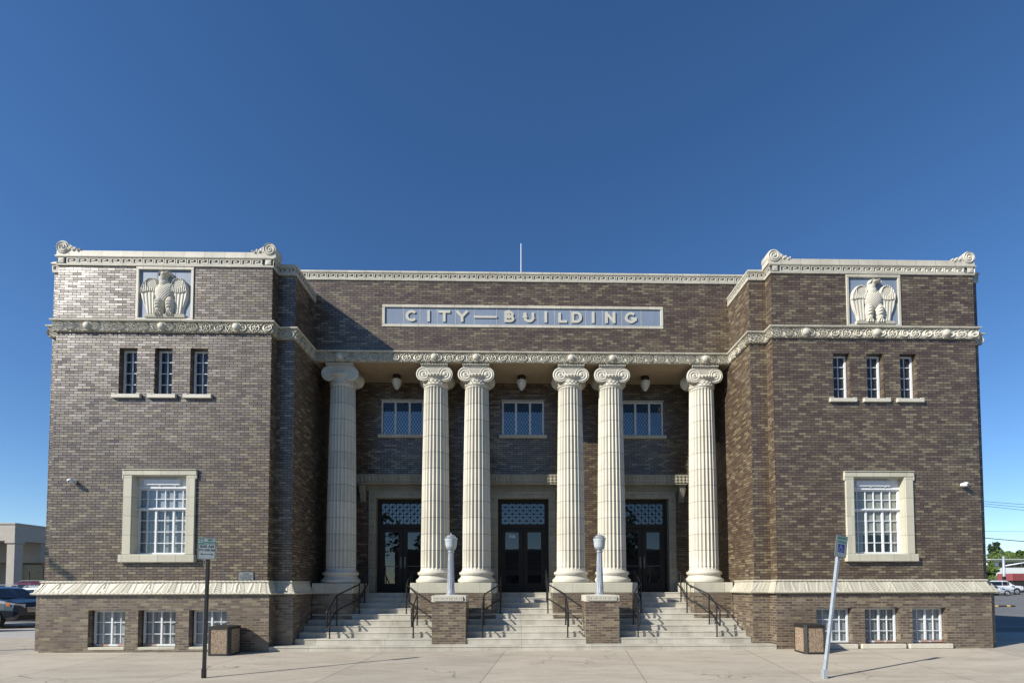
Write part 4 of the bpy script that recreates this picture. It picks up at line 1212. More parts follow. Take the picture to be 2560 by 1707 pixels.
for x, num, nm, bl in zip(DX, ('302', '308', '306'), ('sign_ink', 'offwhite', 'sign_ink'), (True, False, True)):
    door_set(x, num, nm, bl)
for x in DX:
    f = MB()
    y = B - 0.005
    f.box(x - 0.688, x - 0.64, y, y + 0.08, 6.625, 7.755); f.box(x + 0.64, x + 0.688, y, y + 0.08, 6.625, 7.755)
    f.box(x - 0.64, x + 0.64, y + 0.003, y + 0.08, 7.70, 7.755); f.box(x - 0.64, x + 0.64, y + 0.003, y + 0.08, 6.625, 6.645)
    for q in (-0.232, 0.232): f.box(x + q - 0.033, x + q + 0.033, y + 0.004, y + 0.08, 6.645, 7.70)
    win = f.build('portico_window', 'offwhite', hall)
    g = MB(); g.quad((x - 0.65, B + 0.04, 6.63), (x + 0.65, B + 0.04, 6.63), (x + 0.65, B + 0.04, 7.41), (x - 0.65, B + 0.04, 7.41)); g.build('pane', 'pane_lead', win)
    g = MB(); g.quad((x - 0.65, B + 0.042, 7.41), (x + 0.65, B + 0.042, 7.41), (x + 0.65, B + 0.042, 7.75), (x - 0.65, B + 0.042, 7.75)); g.build('upper_pane', 'pane_soffit_reflection', win)
    s = MB(); s.bbox(x - 0.79, x + 0.79, B - 0.09, B + 0.02, 6.51, 6.62, 0.008); s.build('sill', 'plinth', win)
    t = MB(); t.bbox(x - 0.72, x + 0.72, B - 0.04, B + 0.02, 7.765, 7.80, 0.006); t.build('window_head', 'plinth', win)

def ceiling_lamp(x):
    root = empty('ceiling_lamp', (x, 2.62, 8.356))
    h = MB(); h.lathe([(0.11, 8.355), (0.115, 8.34), (0.128, 8.33), (0.128, 8.215), (0.12, 8.205)], cx=x, cy=2.62, n=16)
    h.build('lamp_holder', 'bronze', root, True, 40)
    g = MB(); g.lathe([(0.120, 8.22), (0.150, 8.20), (0.154, 8.15), (0.147, 8.125), (0.151, 8.115), (0.147, 8.07), (0.132, 8.055), (0.130, 8.02), (0.105, 8.0), (0.100, 7.965), (0.07, 7.945), (0.062, 7.905), (0.045, 7.895), (0.01, 7.892)], cx=x, cy=2.62, n=8, rot=0.39)
    g.build('lamp_globe', 'ceiling_glass', root)
    return root
for x, lab in zip((-4.02, -0.05, 3.92), ('milk glass ceiling lamp above the left portico window', 'milk glass ceiling lamp hanging above the middle portico window', 'milk glass ceiling lamp above the right portico window')):
    tag(ceiling_lamp(x), lab, 'lamp', 'ceiling lamps under the portico')

# ------------------------------------------------------------------ steps, pedestals, lamp posts, handrails
STEP_Y = [-0.12] + [0.34 + 0.283 * i for i in range(9)]
STEP_Z = [0.095 + 0.1495 * i for i in range(10)]
st = MB()
for i, (y, z) in enumerate(zip(STEP_Y, STEP_Z)):
    hw = 6.612 if i == 0 else 6.148
    yb = STEP_Y[i + 1] + 0.05 if i < 9 else B + 0.3
    z0 = (STEP_Z[i - 1] if i else -0.3) - (0.03 if i else 0)
    st.bbox(-hw, hw, y - 0.013, yb, z - 0.04, z, 0.01)
    st.box(-hw + 0.001, hw - 0.001, y, yb, z0, z - 0.039)
steps = st.build('stone_steps', 'step')
tag(steps, 'wide flight of weathered pale stone steps rising to the portico doors', 'steps')

def lamp_post(x, y, z):
    root = empty('lamp_post', (x, y, z))
    b = MB(); b.lathe([(0.152, z), (0.152, z + 0.018), (0.12, z + 0.03), (0.125, z + 0.05), (0.115, z + 0.065)], cx=x, cy=y, n=24)
    b.build('lamp_base', 'silver', root, True, 40)
    NF, PT = 14, 6; n = NF * PT
    rows = []
    for zz in np.linspace(z + 0.06, z + 1.17, 8):
        t = (zz - z - 0.06) / 1.11
        r = 0.104 - 0.03 * t
        a = np.arange(n + 1) * 2 * math.pi / n
        q = (np.arange(n + 1) % PT) / PT
        fd = 0.014 if 0.02 < t < 0.98 else 0.0
        rad = r - fd * np.where(q > 0.2, np.sqrt(np.clip(1 - ((q - 0.6) / 0.4) ** 2, 0, 1)), 0)
        rows.append(np.stack([x + rad * np.cos(a), y + rad * np.sin(a), np.full(n + 1, zz)], -1))
    s = MB(); s.grid(np.array(rows)); s.build('lamp_shaft', 'silver', root, True, 50)
    c = MB(); c.lathe([(0.075, z + 1.165), (0.095, z + 1.175), (0.095, z + 1.2), (0.08, z + 1.21), (0.08, z + 1.24), (0.125, z + 1.255), (0.132, z + 1.275), (0.12, z + 1.285)], cx=x, cy=y, n=24)
    c.build('lamp_collar', 'silver', root, True, 40)
    g = MB(); g.lathe([(0.10, z + 1.28), (0.135, z + 1.29), (0.15, z + 1.33), (0.16, z + 1.42), (0.166, z + 1.49), (0.18, z + 1.525), (0.175, z + 1.545), (0.15, z + 1.55)], cx=x, cy=y, n=16)
    g.build('lamp_globe', 'lamp_glass', root, True, 60)
    k = MB(); k.lathe([(0.178, z + 1.546), (0.182, z + 1.56), (0.165, z + 1.575), (0.14, z + 1.59), (0.13, z + 1.615), (0.10, z + 1.645), (0.05, z + 1.66), (0.018, z + 1.67), (0.014, z + 1.69), (0.02, z + 1.70), (0.016, z + 1.715), (0.003, z + 1.72)], cx=x, cy=y, n=24)
    k.build('lamp_cap', 'silver', root, True, 50)
    return root
for cx, nm in ((-2.045, 'left'), (2.095, 'right')):
    y0, y1 = 0.30, 1.16
    root = empty('brick_pedestal', (cx, 0.73, 0.09))
    b = MB(); b.box(cx - 0.455, cx + 0.455, y0 + 0.008, y1, 0.05, 1.217)
    b.build('pedestal_body', 'brick', root)
    c = MB(); c.bbox(cx - 0.462, cx + 0.462, y0, y1 + 0.006, 1.218, 1.392, 0.008)
    top = [(cx - 0.455, y0 + 0.006), (cx + 0.455, y0 + 0.006), (cx + 0.455, y1), (cx - 0.455, y1)]
    c.add([(*p, 1.3915) for p in top] + [(cx - 0.17, 0.56, 1.408), (cx + 0.17, 0.56, 1.408), (cx + 0.17, 0.9, 1.408), (cx - 0.17, 0.9, 1.408)],
          [(0, 1, 5, 4), (1, 2, 6, 5), (2, 3, 7, 6), (3, 0, 4, 7), (4, 5, 6, 7)])
    cap = c.build('pedestal_cap', 'cream', root)
    kg = MB(); kg.box(cx - 0.405, cx + 0.405, y0 - 0.002, y0 + 0.004, 1.245, 1.368); kg.build('meander_ground', 'ground_relief', cap)
    kk = MB(); key_bars(kk, Run((cx - 0.385, y0 - 0.0), (cx + 0.385, y0 - 0.0), (0, -1)), 1.258, 0.098, 6)
    kk.build('meander_relief', 'relief', cap)
    tag(root, 'brown brick pedestal with meander cap standing before the %s pair of columns' % nm, 'pedestal', 'brick pedestals on the steps')
    lp = lamp_post(cx, 0.73, 1.408)
    tag(lp, 'silver fluted lamp post on the %s brick pedestal of the steps' % nm, 'lamp post', 'lamp posts on the brick pedestals')

def round_path(pts, r=0.05, n=4):
    P = [Vector(p) for p in pts]; out = [P[0]]
    for i in range(1, len(P) - 1):
        a, b, c = P[i - 1], P[i], P[i + 1]
        ra = min(r, (a - b).length * 0.45); rc = min(r, (c - b).length * 0.45)
        p0 = b + (a - b).normalized() * ra; p1 = b + (c - b).normalized() * rc
        for k in range(n + 1):
            t = k / n
            out.append((1 - t) ** 2 * p0 + 2 * t * (1 - t) * b + t * t * p1)
    out.append(P[-1]); return out
def handrail(xl, xu, label):
    """posts on treads 2,4 (wide line xl) and 6,8 (narrow line xu)"""
    root = empty('handrail', (xl, 0.5, STEP_Z[1]))
    y2, y4, y6, y8 = 0.50, STEP_Y[3] + 0.14, STEP_Y[5] + 0.16, STEP_Y[7] + 0.14
    z2, z4, z6, z8 = STEP_Z[1], STEP_Z[3], STEP_Z[5], STEP_Z[7]
    hh, lo = 0.86, 0.43
    sl = (z4 - z2) / (y4 - y2)
    yend = y2 - 0.22; zend = z2 - sl * 0.22
    line = [(xl, yend, zend), (xl, y2, z2), (xl, y4, z4), (xu, y6, z6), (xu, y8, z8), (xu, y8 + 0.30, z8 + 0.14)]
    t = MB()
    up = [(x, y, z + hh) for x, y, z in line]; dn = [(x, y, z + lo) for x, y, z in line]
    t.tube(round_path(list(reversed(up)) + dn, 0.045), 0.021, 8)
    t.tube([up[-1], dn[-1]], 0.021, 8)
    t.build('rail', 'black', root, True, 60)
    for x, y, z in line[1:5]:
        p = MB(); p.tube([(x, y, z - 0.004), (x, y, z + hh)], 0.020, 8); p.lathe([(0.045, z), (0.045, z + 0.008), (0.022, z + 0.014)], cx=x, cy=y, n=12)
        p.build('post', 'black', root, True, 50)
    tag(root, label, 'handrail', 'black handrails on the front steps')
handrail(-5.28, -4.84, 'black handrail along the outer left edge of the left flight')
handrail(-3.03, -3.46, 'black handrail left of the left lamp pedestal')
handrail(-1.15, -0.70, 'black handrail right of the left lamp pedestal')
handrail(1.17, 0.70, 'black handrail left of the right lamp pedestal')
handrail(3.10, 3.47, 'black handrail right of the right lamp pedestal')
handrail(5.28, 4.84, 'black handrail along the outer right edge of the right flight')

# ------------------------------------------------------------------ wall fittings
def wall_camera(x, z, label):
    root = empty('security_camera', (x, 0, z))
    b = MB(); b.lathe([(0.05, -0.001), (0.052, -0.02), (0.04, -0.05), (0.03, -0.07)], axis='y', c=(x + 0.01, z + 0.01), n=14); b.build('bracket', 'white', root, True, 50)
    h = MB(); h.lathe([(0.02, -0.03), (0.055, -0.05), (0.062, -0.10), (0.062, -0.15), (0.045, -0.19), (0.01, -0.20)], axis='y', c=(x, z), n=16); h.build('housing', 'white', root, True, 60)
    l = MB(); l.lathe([(0.022, -0.19), (0.022, -0.206), (0.004, -0.21)], axis='y', c=(x, z - 0.01), n=12); l.build('lens', 'black', root, True)
    tag(root, label, 'camera', 'security cameras on the wings')
wall_camera(-11.74, 4.375, 'small white security camera left of the large left window')
wall_camera(11.82, 4.335, 'small white security camera right of the large right window')
pq = MB(); pq.bbox(-7.46, -7.08, -0.022, 0.0, 1.805, 2.02, 0.008)
plq = pq.build('wall_plaque', 'plaque')
tag(plq, 'small grey metal plaque on the left wing just above the carved base', 'plaque')
pt = MB()
for s_, z, sz in (('THIS PROPERTY', 1.985, 0.026), ('LISTED IN THE', 1.962, 0.02), ('NATIONAL REGISTER', 1.928, 0.034), ('OF HISTORIC PLACES', 1.888, 0.034), ('BY THE UNITED STATES', 1.855, 0.024), ('DEPARTMENT OF THE INTERIOR', 1.83, 0.02)):
    add_text(pt, s_, -7.27, -0.023, z, sz, 0.0006, sx=1.0)
pt.build('inscription', 'sign_ink', plq)
ap = MB(); ap.tube([(-0.04, 4.5, 10.4), (-0.04, 4.5, 13.98)], [0.022, 0.014], 8); ap.lathe([(0.10, 10.498), (0.10, 10.52), (0.03, 10.54)], cx=-0.04, cy=4.5, n=12)
tag(ap.build('roof_mast', 'white', None, True, 50), 'thin white mast rising behind the middle of the roof parapet', 'mast')

# ------------------------------------------------------------------ litter bins, street signs
def litter_bin(x0, x1, y0, y1, z0, label):
    root = empty('litter_bin', ((x0 + x1) / 2, (y0 + y1) / 2, z0))
    h = 0.70; c = 0.055
    f = MB()
    ring = [(x0 + c, y0), (x1 - c, y0), (x1, y0 + c), (x1, y1 - c), (x1 - c, y1), (x0 + c, y1), (x0, y1 - c), (x0, y0 + c)]
    def slab(za, zb, grow=0.0):
        cx, cy = (x0 + x1) / 2, (y0 + y1) / 2
        P = [(cx + (a - cx) * (1 + grow), cy + (b - cy) * (1 + grow)) for a, b in ring]
        f.add([(a, b, za) for a, b in P] + [(a, b, zb) for a, b in P], [tuple(range(7, -1, -1)), tuple(range(8, 16))] + [(i, (i + 1) % 8, 8 + (i + 1) % 8, 8 + i) for i in range(8)])
    slab(z0, z0 + 0.05); slab(z0 + h - 0.055, z0 + h - 0.006)
    for i in (1, 3, 5, 7):
        a, b = ring[i], ring[(i + 1) % 8]
        m = Vector(((a[0] + b[0]) / 2, (a[1] + b[1]) / 2)); ctr = Vector(((x0 + x1) / 2, (y0 + y1) / 2)); inn = (ctr - m).normalized() * 0.03
        f.add([(a[0], a[1], z0 + 0.05), (b[0], b[1], z0 + 0.05), (b[0] + inn.x, b[1] + inn.y, z0 + 0.05), (a[0] + inn.x, a[1] + inn.y, z0 + 0.05), (a[0], a[1], z0 + h - 0.05), (b[0], b[1], z0 + h - 0.05), (b[0] + inn.x, b[1] + inn.y, z0 + h - 0.05), (a[0] + inn.x, a[1] + inn.y, z0 + h - 0.05)],
              [(0, 1, 5, 4), (1, 2, 6, 5), (2, 3, 7, 6), (3, 0, 4, 7)])
    for xa, xb, ya, yb in ((x0 + c, x1 - c, y0 + 0.003, y0 + 0.02), (x0 + c, x1 - c, y1 - 0.02, y1 - 0.003)):
        for q in (xa, xb - 0.025): f.box(q, q + 0.025, ya, yb, z0 + 0.05, z0 + h - 0.05)
    for xa, xb in ((x0 + 0.003, x0 + 0.02), (x1 - 0.02, x1 - 0.003)):
        for q in (y0 + c, y1 - c - 0.025): f.box(xa, xb, q, q + 0.025, z0 + 0.05, z0 + h - 0.05)
    f.build('bin_frame', 'bin_frame', root)
    l = MB(); cx, cy = (x0 + x1) / 2, (y0 + y1) / 2
    P = [(cx + (a - cx) * 1.03, cy + (b - cy) * 1.03) for a, b in ring]; Q = [(cx + (a - cx) * 0.62, cy + (b - cy) * 0.62) for a, b in ring]
    l.add([(a, b, z0 + h - 0.006) for a, b in P] + [(a, b, z0 + h + 0.012) for a, b in P] + [(a, b, z0 + h + 0.035) for a, b in Q],
          [(i, (i + 1) % 8, 8 + (i + 1) % 8, 8 + i) for i in range(8)] + [(8 + i, 8 + (i + 1) % 8, 16 + (i + 1) % 8, 16 + i) for i in range(8)] + [tuple(range(16, 24)), tuple(range(7, -1, -1))])
    l.build('bin_lid', 'bin_frame', root)
    for xa, xb, ya, yb in ((x0 + c + 0.02, x1 - c - 0.02, y0 + 0.012, y0 + 0.03), (x0 + c + 0.02, x1 - c - 0.02, y1 - 0.03, y1 - 0.012), (x0 + 0.012, x0 + 0.03, y0 + c + 0.02, y1 - c - 0.02), (x1 - 0.03, x1 - 0.012, y0 + c + 0.02, y1 - c - 0.02)):
        p = MB(); p.box(xa, xb, ya, yb, z0 + 0.05, z0 + h - 0.05); p.build('pebble_panel', 'pebble', root)
    tag(root, label, 'litter bin', 'pebble panelled litter bins on the sidewalk')
litter_bin(-7.83, -7.27, -0.72, -0.17, -0.052, 'pebble panelled litter bin at the right end of the left wing')
litter_bin(6.92, 7.46, -0.92, -0.36, -0.06, 'pebble panelled litter bin beside the right wing basement window')

def rounded(w, h, r, n=5):
    P = []
    for cx, cz, a0 in ((w - r, h - r, 0), (-w + r, h - r, 90), (-w + r, -h + r, 180), (w - r, -h + r, 270)):
        for i in range(n + 1):
            a = R(a0 + 90 * i / n); P.append((cx + r * math.cos(a), cz + r * math.sin(a)))
    return P
def xf_add(mb, src, X):
    mb.add([X @ Vector(v) for v in src.v], src.f)
def sign_border(w, h, r, t, y):
    m = MB(); A, Bq = rounded(w, h, r), rounded(w - t, h - t, r * 0.8)
    n = len(A); m.add([(x, y, z) for x, z in A] + [(x, y, z) for x, z in Bq], [(i, (i + 1) % n, n + (i + 1) % n, n + i) for i in range(n)])
    return m
# parking time sign, left
base = Vector((-6.40, -3.20, -0.155)); topx = -6.36
root = empty('parking_sign', base)
p = MB(); p.bar(base, (topx, -3.20, 2.62), 0.052, 0.052); p.bbox(base.x - 0.035, base.x + 0.035, -3.235, -3.165, -0.16, 0.03, 0.006); p.build('post', 'black', root)
X = Matrix.Translation((topx - 0.01, -3.24, 2.395)) @ Matrix.Rotation(R(12), 4, 'Z') @ Matrix.Rotation(R(1.2), 4, 'Y')
W_, H_ = 0.160, 0.215
pl = MB(); q = MB(); q.prism(rounded(W_, H_, 0.03), -0.003, 0.001); xf_add(pl, q, X); plate = pl.build('sign_plate', 'sign_face', root)
ink = MB(); xf_add(ink, sign_border(W_ - 0.008, H_ - 0.008, 0.026, 0.006, -0.0045), X)
for s_, x, z, sz in (('8:00 AM', 0.0, 0.038, 0.072), ('TO 5:00 PM', 0.0, -0.032, 0.058)):
    add_text(ink, s_, x, -0.004, z, sz, 0.0015, xf=X)
a_ = MB(); a_.box(-0.085, 0.085, -0.005, -0.004, -0.118, -0.106); a_.prism([(-0.12, -0.112), (-0.08, -0.132), (-0.08, -0.092)], -0.0055, -0.004); a_.prism([(0.12, -0.112), (0.08, -0.092), (0.08, -0.132)], -0.0055, -0.004)
xf_add(ink, a_, X); ink.build('sign_text', 'sign_ink', plate)
gr = MB(); q = MB(); q.box(-W_ + 0.012, -0.062, -0.005, -0.004, 0.082, H_ - 0.012); xf_add(gr, q, X); gr.build('sign_patch', 'sign_green', plate)
tx = MB(); add_text(tx, '20', -0.112, -0.0055, 0.142, 0.10, 0.003, xf=X); tx.build('sign_number', 'sign_face', plate)
tx = MB(); add_text(tx, 'MIN', 0.055, -0.004, 0.17, 0.055, 0.0015, xf=X); add_text(tx, 'PARKING', 0.052, -0.004, 0.118, 0.048, 0.0015, xf=X)
q = MB(); q.box(-0.06, W_ - 0.012, -0.005, -0.004, 0.082, 0.087); xf_add(tx, q, X); tx.build('sign_text', 'sign_green', plate)
tag(root, 'parking time sign with a green 20 on a black post', 'sign', 'parking signs on the sidewalk')
# reserved parking sign, right, leaning
base = Vector((5.76, -3.58, -0.17)); top = Vector((6.145, -3.58, 2.58))
root = empty('parking_sign', base)
p = MB(); p.bar(base, top, 0.055, 0.055, up=(0.35, -1, 0)); p.bbox(base.x - 0.04, base.x + 0.05, -3.62, -3.54, -0.18, 0.0, 0.006); p.build('post', 'galv', root)
X = Matrix.Translation((6.135, -3.625, 2.40)) @ Matrix.Rotation(R(7.5), 4, 'Y') @ Matrix.Rotation(R(19), 4, 'Z')
W_, H_ = 0.152, 0.215
pl = MB(); q = MB(); q.prism(rounded(W_, H_, 0.025), -0.003, 0.002); xf_add(pl, q, X); plate = pl.build('sign_plate', 'sign_face', root)
tx = MB(); xf_add(tx, sign_border(W_ - 0.006, H_ - 0.006, 0.022, 0.006, -0.0045), X)
add_text(tx, 'RESERVED', 0, -0.004, 0.158, 0.058, 0.0012, sx=0.86, xf=X); add_text(tx, 'PARKING', 0, -0.004, 0.088, 0.058, 0.0012, sx=0.9, xf=X); tx.build('sign_text', 'sign_green', plate)
bl = MB(); q = MB(); q.box(-0.085, 0.085, -0.0045, -0.0035, -0.115, 0.045); xf_add(bl, q, X); bl.build('sign_patch', 'sign_blue', plate)
wc = MB(); q = MB()
stroke_mesh(q, arc(-0.012, -0.058, 0.040, 0.040, 110, 370, 16), 0.009, 0, -0.0055, -0.005, 0)
for pts in ([(-0.018, 0.012), (-0.014, -0.03), (0.02, -0.03), (0.035, -0.075), (0.055, -0.07)], [(-0.016, -0.012), (0.018, -0.012)]): stroke_mesh(q, pts, 0.010, 0, -0.0055, -0.005, 0)
q.lathe([(0.011, -0.0055), (0.011, -0.005)], axis='y', c=(-0.02, 0.028), n=12)
xf_add(wc, q, X); wc.build('wheelchair_symbol', 'sign_face', plate)
tag(root, 'leaning reserved parking sign with blue wheelchair symbol on a steel post', 'sign', 'parking signs on the sidewalk')

# ------------------------------------------------------------------ ground
def sheet(name, rows, mat):
    """rows: list of (y, z); x from -X to X"""
    m = MB()
    for (x0, x1, prof) in rows:
        for (ya, za), (yb, zb) in zip(prof[:-1], prof[1:]):
            m.quad((x0, ya, za), (x1, ya, za), (x1, yb, zb), (x0, yb, zb))
    return structure(m.build(name, mat))
sheet('ground', [(-900, 900, [(-900, -0.36), (-4.9, -0.36), (-4.7, -0.25), (0, -0.10), (22, -0.07), (58, 0.55), (84, 0.62), (900, 0.7)])], 'asphalt')
sheet('sidewalk', [(-70, 15.6, [(-4.7, -0.215), (-0.1, -0.032), (4.0, -0.03)])], 'sidewalk')
sheet('side_pavement', [(15.6, 70, [(-4.7, -0.21), (-0.1, -0.03), (4.2, -0.03)])], 'pavement')
sheet('driveway', [(-70, -12.9, [(4.0, -0.034), (11.5, -0.04)])], 'pavement')
kb = MB(); kb.bbox(-70, 70, -4.86, -4.69, -0.36, -0.206, 0.015); structure(kb.build('kerb', 'kerb'))
rl = MB()
for x0, x1, y0, y1, z in ((13.5, 40, 7.1, 7.2, -0.075), (14.5, 30, 4.75, 4.85, -0.082), (30, 90, 42, 42.15, 0.285)):
    rl.quad((x0, y0, z), (x1, y0, z), (x1, y1, z), (x0, y1, z))
structure(rl.build('road_marking', 'line'))

# ------------------------------------------------------------------ vehicles
M['glass_car'] = plain('car_window_glass', (0.012, 0.015, 0.018), 0.06, 0, 0.6, var=0.0)
M['tyre'] = plain('tyre_rubber', (0.018, 0.018, 0.018), 0.8)
M['rim'] = plain('wheel_rim', (0.42, 0.43, 0.45), 0.35, 0.8)
M['chrome'] = plain('chrome_trim', (0.55, 0.56, 0.58), 0.2, 0.95)
M['amber'] = plain('amber_lens', (0.60, 0.16, 0.02), 0.25, spec=0.6)
M['lens'] = plain('headlight_lens', (0.45, 0.47, 0.50), 0.15, spec=0.7)
M['paint_dark'] = plain('dark_blue_grey_paint', (0.018, 0.024, 0.036), 0.28, 0.4, var=0.03, coat=0.8)
M['paint_white'] = plain('white_car_paint', (0.62, 0.64, 0.66), 0.3, 0.0, var=0.03, coat=0.6)
M['paint_red'] = plain('maroon_car_paint', (0.10, 0.008, 0.018), 0.3, 0.3, var=0.03, coat=0.8)
M['paint_silver'] = plain('silver_car_paint', (0.52, 0.54, 0.58), 0.3, 0.4, var=0.03, coat=0.6)
def vehicle(loc, heading, paint, L=4.8, W=1.9, Hh=1.72, bonnet=1.05, belt=1.08, clear=0.25, wheel=0.36, kind='suv', lamps='amber', label='', cat='car'):
    """local frame: +x is forward, z up; built from lofted cross sections"""
    root = empty('parked_car', (0, 0, 0))
    w = W / 2
    if kind == 'suv':   st = [(-L / 2, .50, .93, 1.02, 1.05, .70), (-L / 2 + .10, .34, .98, belt, Hh - .10, .70), (-L / 2 + .55, .28, 1, belt, Hh, .74), (-L * .10, .26, 1, belt, Hh + .02, .75), (L * .06, .26, 1, belt - .01, Hh - .01, .74), (L * .14, .26, 1, belt - .02, Hh - .09, .71), (L * .29, .26, 1, bonnet + .02, bonnet + .05, .80), (L * .40, .30, .97, bonnet - .06, bonnet, .78), (L / 2 - .12, .36, .90, bonnet - .20, bonnet - .10, .72), (L / 2, .48, .80, bonnet - .36, bonnet - .28, .62)]
    elif kind == 'boxy': st = [(-L / 2, .48, .96, 1.0, 1.08, .82), (-L / 2 + .08, .42, .98, belt, Hh - .06, .80), (-L / 2 + .35, .40, 1, belt, Hh, .82), (-L * .08, .40, 1, belt, Hh + .01, .82), (L * .07, .40, 1, belt, Hh - .01, .81), (L * .11, .40, 1, belt, Hh - .06, .79), (L * .23, .40, 1, bonnet + .03, bonnet + .05, .86), (L * .40, .44, .99, bonnet - .04, bonnet, .86), (L / 2 - .08, .46, .97, bonnet - .10, bonnet - .05, .84), (L / 2, .50, .92, bonnet - .22, bonnet - .14, .80)]
    else:                st = [(-L / 2, .45, .88, .86, .92, .66), (-L / 2 + .15, .30, .95, .93, 1.0, .68), (-L * .32, .24, 1, belt, belt + .08, .66), (-L * .17, .22, 1, belt, Hh - .02, .60), (0, .22, 1, belt - .02, Hh, .60), (L * .08, .22, 1, belt - .04, Hh - .06, .58), (L * .24, .22, 1, bonnet, bonnet + .04, .74), (L * .38, .26, .97, bonnet - .10, bonnet - .05, .72), (L / 2 - .12, .32, .86, bonnet - .24, bonnet - .18, .62), (L / 2, .42, .72, bonnet - .38, bonnet - .32, .52)]
    body, glass = MB(), MB()
    secs = []
    for x, zb, ws, zbelt, ztop, wt in st:
        hw = w * ws; tw = w * wt
        zm = zb + (zbelt - zb) * .55
        pts = [(0, zb), (hw * .86, zb), (hw * .97, zb + .12), (hw, zm), (hw * .985, zbelt - .10), (hw * .95, zbelt), (lerp(hw * .95, tw, .82), lerp(zbelt, ztop, .82)), (tw * .82, ztop - .012), (0, ztop + .012)]
        secs.append([(x, -a, b) for a, b in pts] + [(x, a, b) for a, b in reversed(pts[1:-1])])
    n = len(secs[0]); half = 9
    for i in range(len(secs) - 1):
        for k in range(n):
            k2 = (k + 1) % n
            a, b, c, d = secs[i][k], secs[i + 1][k], secs[i + 1][k2], secs[i][k2]
            body.quad(a, b, c, d)
    body.add(secs[0], [tuple(range(n))]); body.add(secs[-1], [tuple(range(n - 1, -1, -1))])
    def inset(q, k=0.90, out=0.012):
        q = [Vector(p) for p in q]; c = sum(q, Vector()) / 4
        nn = (q[1] - q[0]).cross(q[3] - q[0]).normalized()
        mid = Vector((c.x, 0, 0.9))
        if nn.dot(c - mid) < 0: nn = -nn
        return [c + (p - c) * k + nn * out for p in q]
    # side windows between belt (5) and shoulder (6); windscreen and rear screen across
    g0, g1 = 1, 5
    for i in range(g0 if kind != 'sedan' else 2, g1):
        for ks in ((5, 6), (n - 5, n - 6)):
            a, b, c, d = secs[i][ks[0]], secs[i + 1][ks[0]], secs[i + 1][ks[1]], secs[i][ks[1]]
            kx = 0.94 if i in (2, 3) else 0.86
            glass.quad(*inset((a, b, c, d), kx))
    i = 5
    A, Bq = secs[i], secs[i + 1]
    glass.quad(*inset((A[7], Bq[6], Bq[n - 6], A[n - 7]), 0.92, 0.016))
    A, Bq = secs[0 if kind != 'sedan' else 2], secs[1 if kind != 'sedan' else 3]
    if kind == 'sedan': glass.quad(*inset((A[6], Bq[7], Bq[n - 7], A[n - 6]), 0.9, 0.016))
    bo = body.build('body', paint, root, True, 35)
    glass.build('window', 'glass_car', root)
    # wheels
    for sx in (-1, 1):
        for sy in (-1, 1):
            cx, cy = sx * L * .295, sy * (w - .11)
            a_ = MB(); a_.lathe([(wheel * 1.16, cy + sy * .118), (wheel * 1.16, cy - sy * .02)], axis='y', c=(cx, wheel + .02), n=22); a_.build('wheel_arch', 'tyre', root)
            t = MB(); t.lathe([(wheel * .62, cy + sy * .10), (wheel * .95, cy + sy * .13), (wheel, cy + sy * .09), (wheel, cy - sy * .09), (wheel * .9, cy - sy * .12)], axis='y', c=(cx, wheel), n=22)
            wh = t.build('wheel', 'tyre', root, True, 40)
            r_ = MB(); r_.lathe([(wheel * .62, cy + sy * .125), (wheel * .58, cy + sy * .136), (wheel * .5, cy + sy * .112), (wheel * .2, cy + sy * .128), (wheel * .1, cy + sy * .14), (.01, cy + sy * .14)], axis='y', c=(cx, wheel), n=20)
            for k in range(5):
                a = k * 2 * math.pi / 5
                r_.bar((cx + wheel * .12 * math.cos(a), cy + sy * .135, wheel + wheel * .12 * math.sin(a)), (cx + wheel * .55 * math.cos(a), cy + sy * .135, wheel + wheel * .55 * math.sin(a)), .07, .02)
            r_.build('rim', 'rim', wh)
    xf_ = L / 2
    zf = bonnet - .27
    for sy in (-1, 1):
        h = MB()
        x1, y1 = xf_ - .015, sy * w * .52; x2, y2 = xf_ - .14, sy * w * .80; x3, y3 = xf_ - .40, sy * w * .955
        zt = bonnet - .17
        P = [(x1, y1), (x2, y2), (x3, y3)]
        vs = [(x + .03, y + sy * .025, z + dz) for (x, y), dz in zip(P, (0, .03, .09)) for z in (zt - .16 + (0 if dz < .05 else .03), zt)]
        h.add(vs, [(0, 2, 3, 1), (2, 4, 5, 3)]); h.add([(x - .06, y - sy * .05, z) for x, y, z in vs], [(0, 1, 3, 2), (2, 3, 5, 4)])
        h.build('headlight', 'lens' if lamps != 'amber' else 'lens', root)
        if lamps == 'amber':
            am = MB(); am.add([(x3 + .055, y3 + sy * .035, zt - .06), (x3 + .17, y3 - sy * .03 + sy * .02, zt - .08), (x3 + .17, y3 - sy * .03 + sy * .02, zt + .05), (x3 + .055, y3 + sy * .035, zt + .07)], [(0, 1, 2, 3)]); am.build('indicator', 'amber', root)
        tl = MB(); tl.bbox(-xf_ - .015, -xf_ + .16, sy * w * .72, sy * w * .95, belt - .32, belt - .08, .01); tl.build('tail_light', 'paint_red', root)
        mi = MB(); mi.bbox(L * .13, L * .18, sy * (w + .02), sy * (w + .19), belt - .02, belt + .14, .02); mi.build('mirror', paint, root)
    gm = MB()
    for k in range(4): gm.box(xf_ - .03, xf_ + .022, -w * .48, w * .48, zf - .10 + k * .055 - .13, zf - .10 + k * .055 - .10)
    gm.build('grille', 'chrome', root)
    bm = MB(); bm.bbox(xf_ - .2, xf_ + .045, -w * .74, w * .74, .36, .52, .03); bm.build('bumper', 'tyre' if kind != 'sedan' else paint, root)
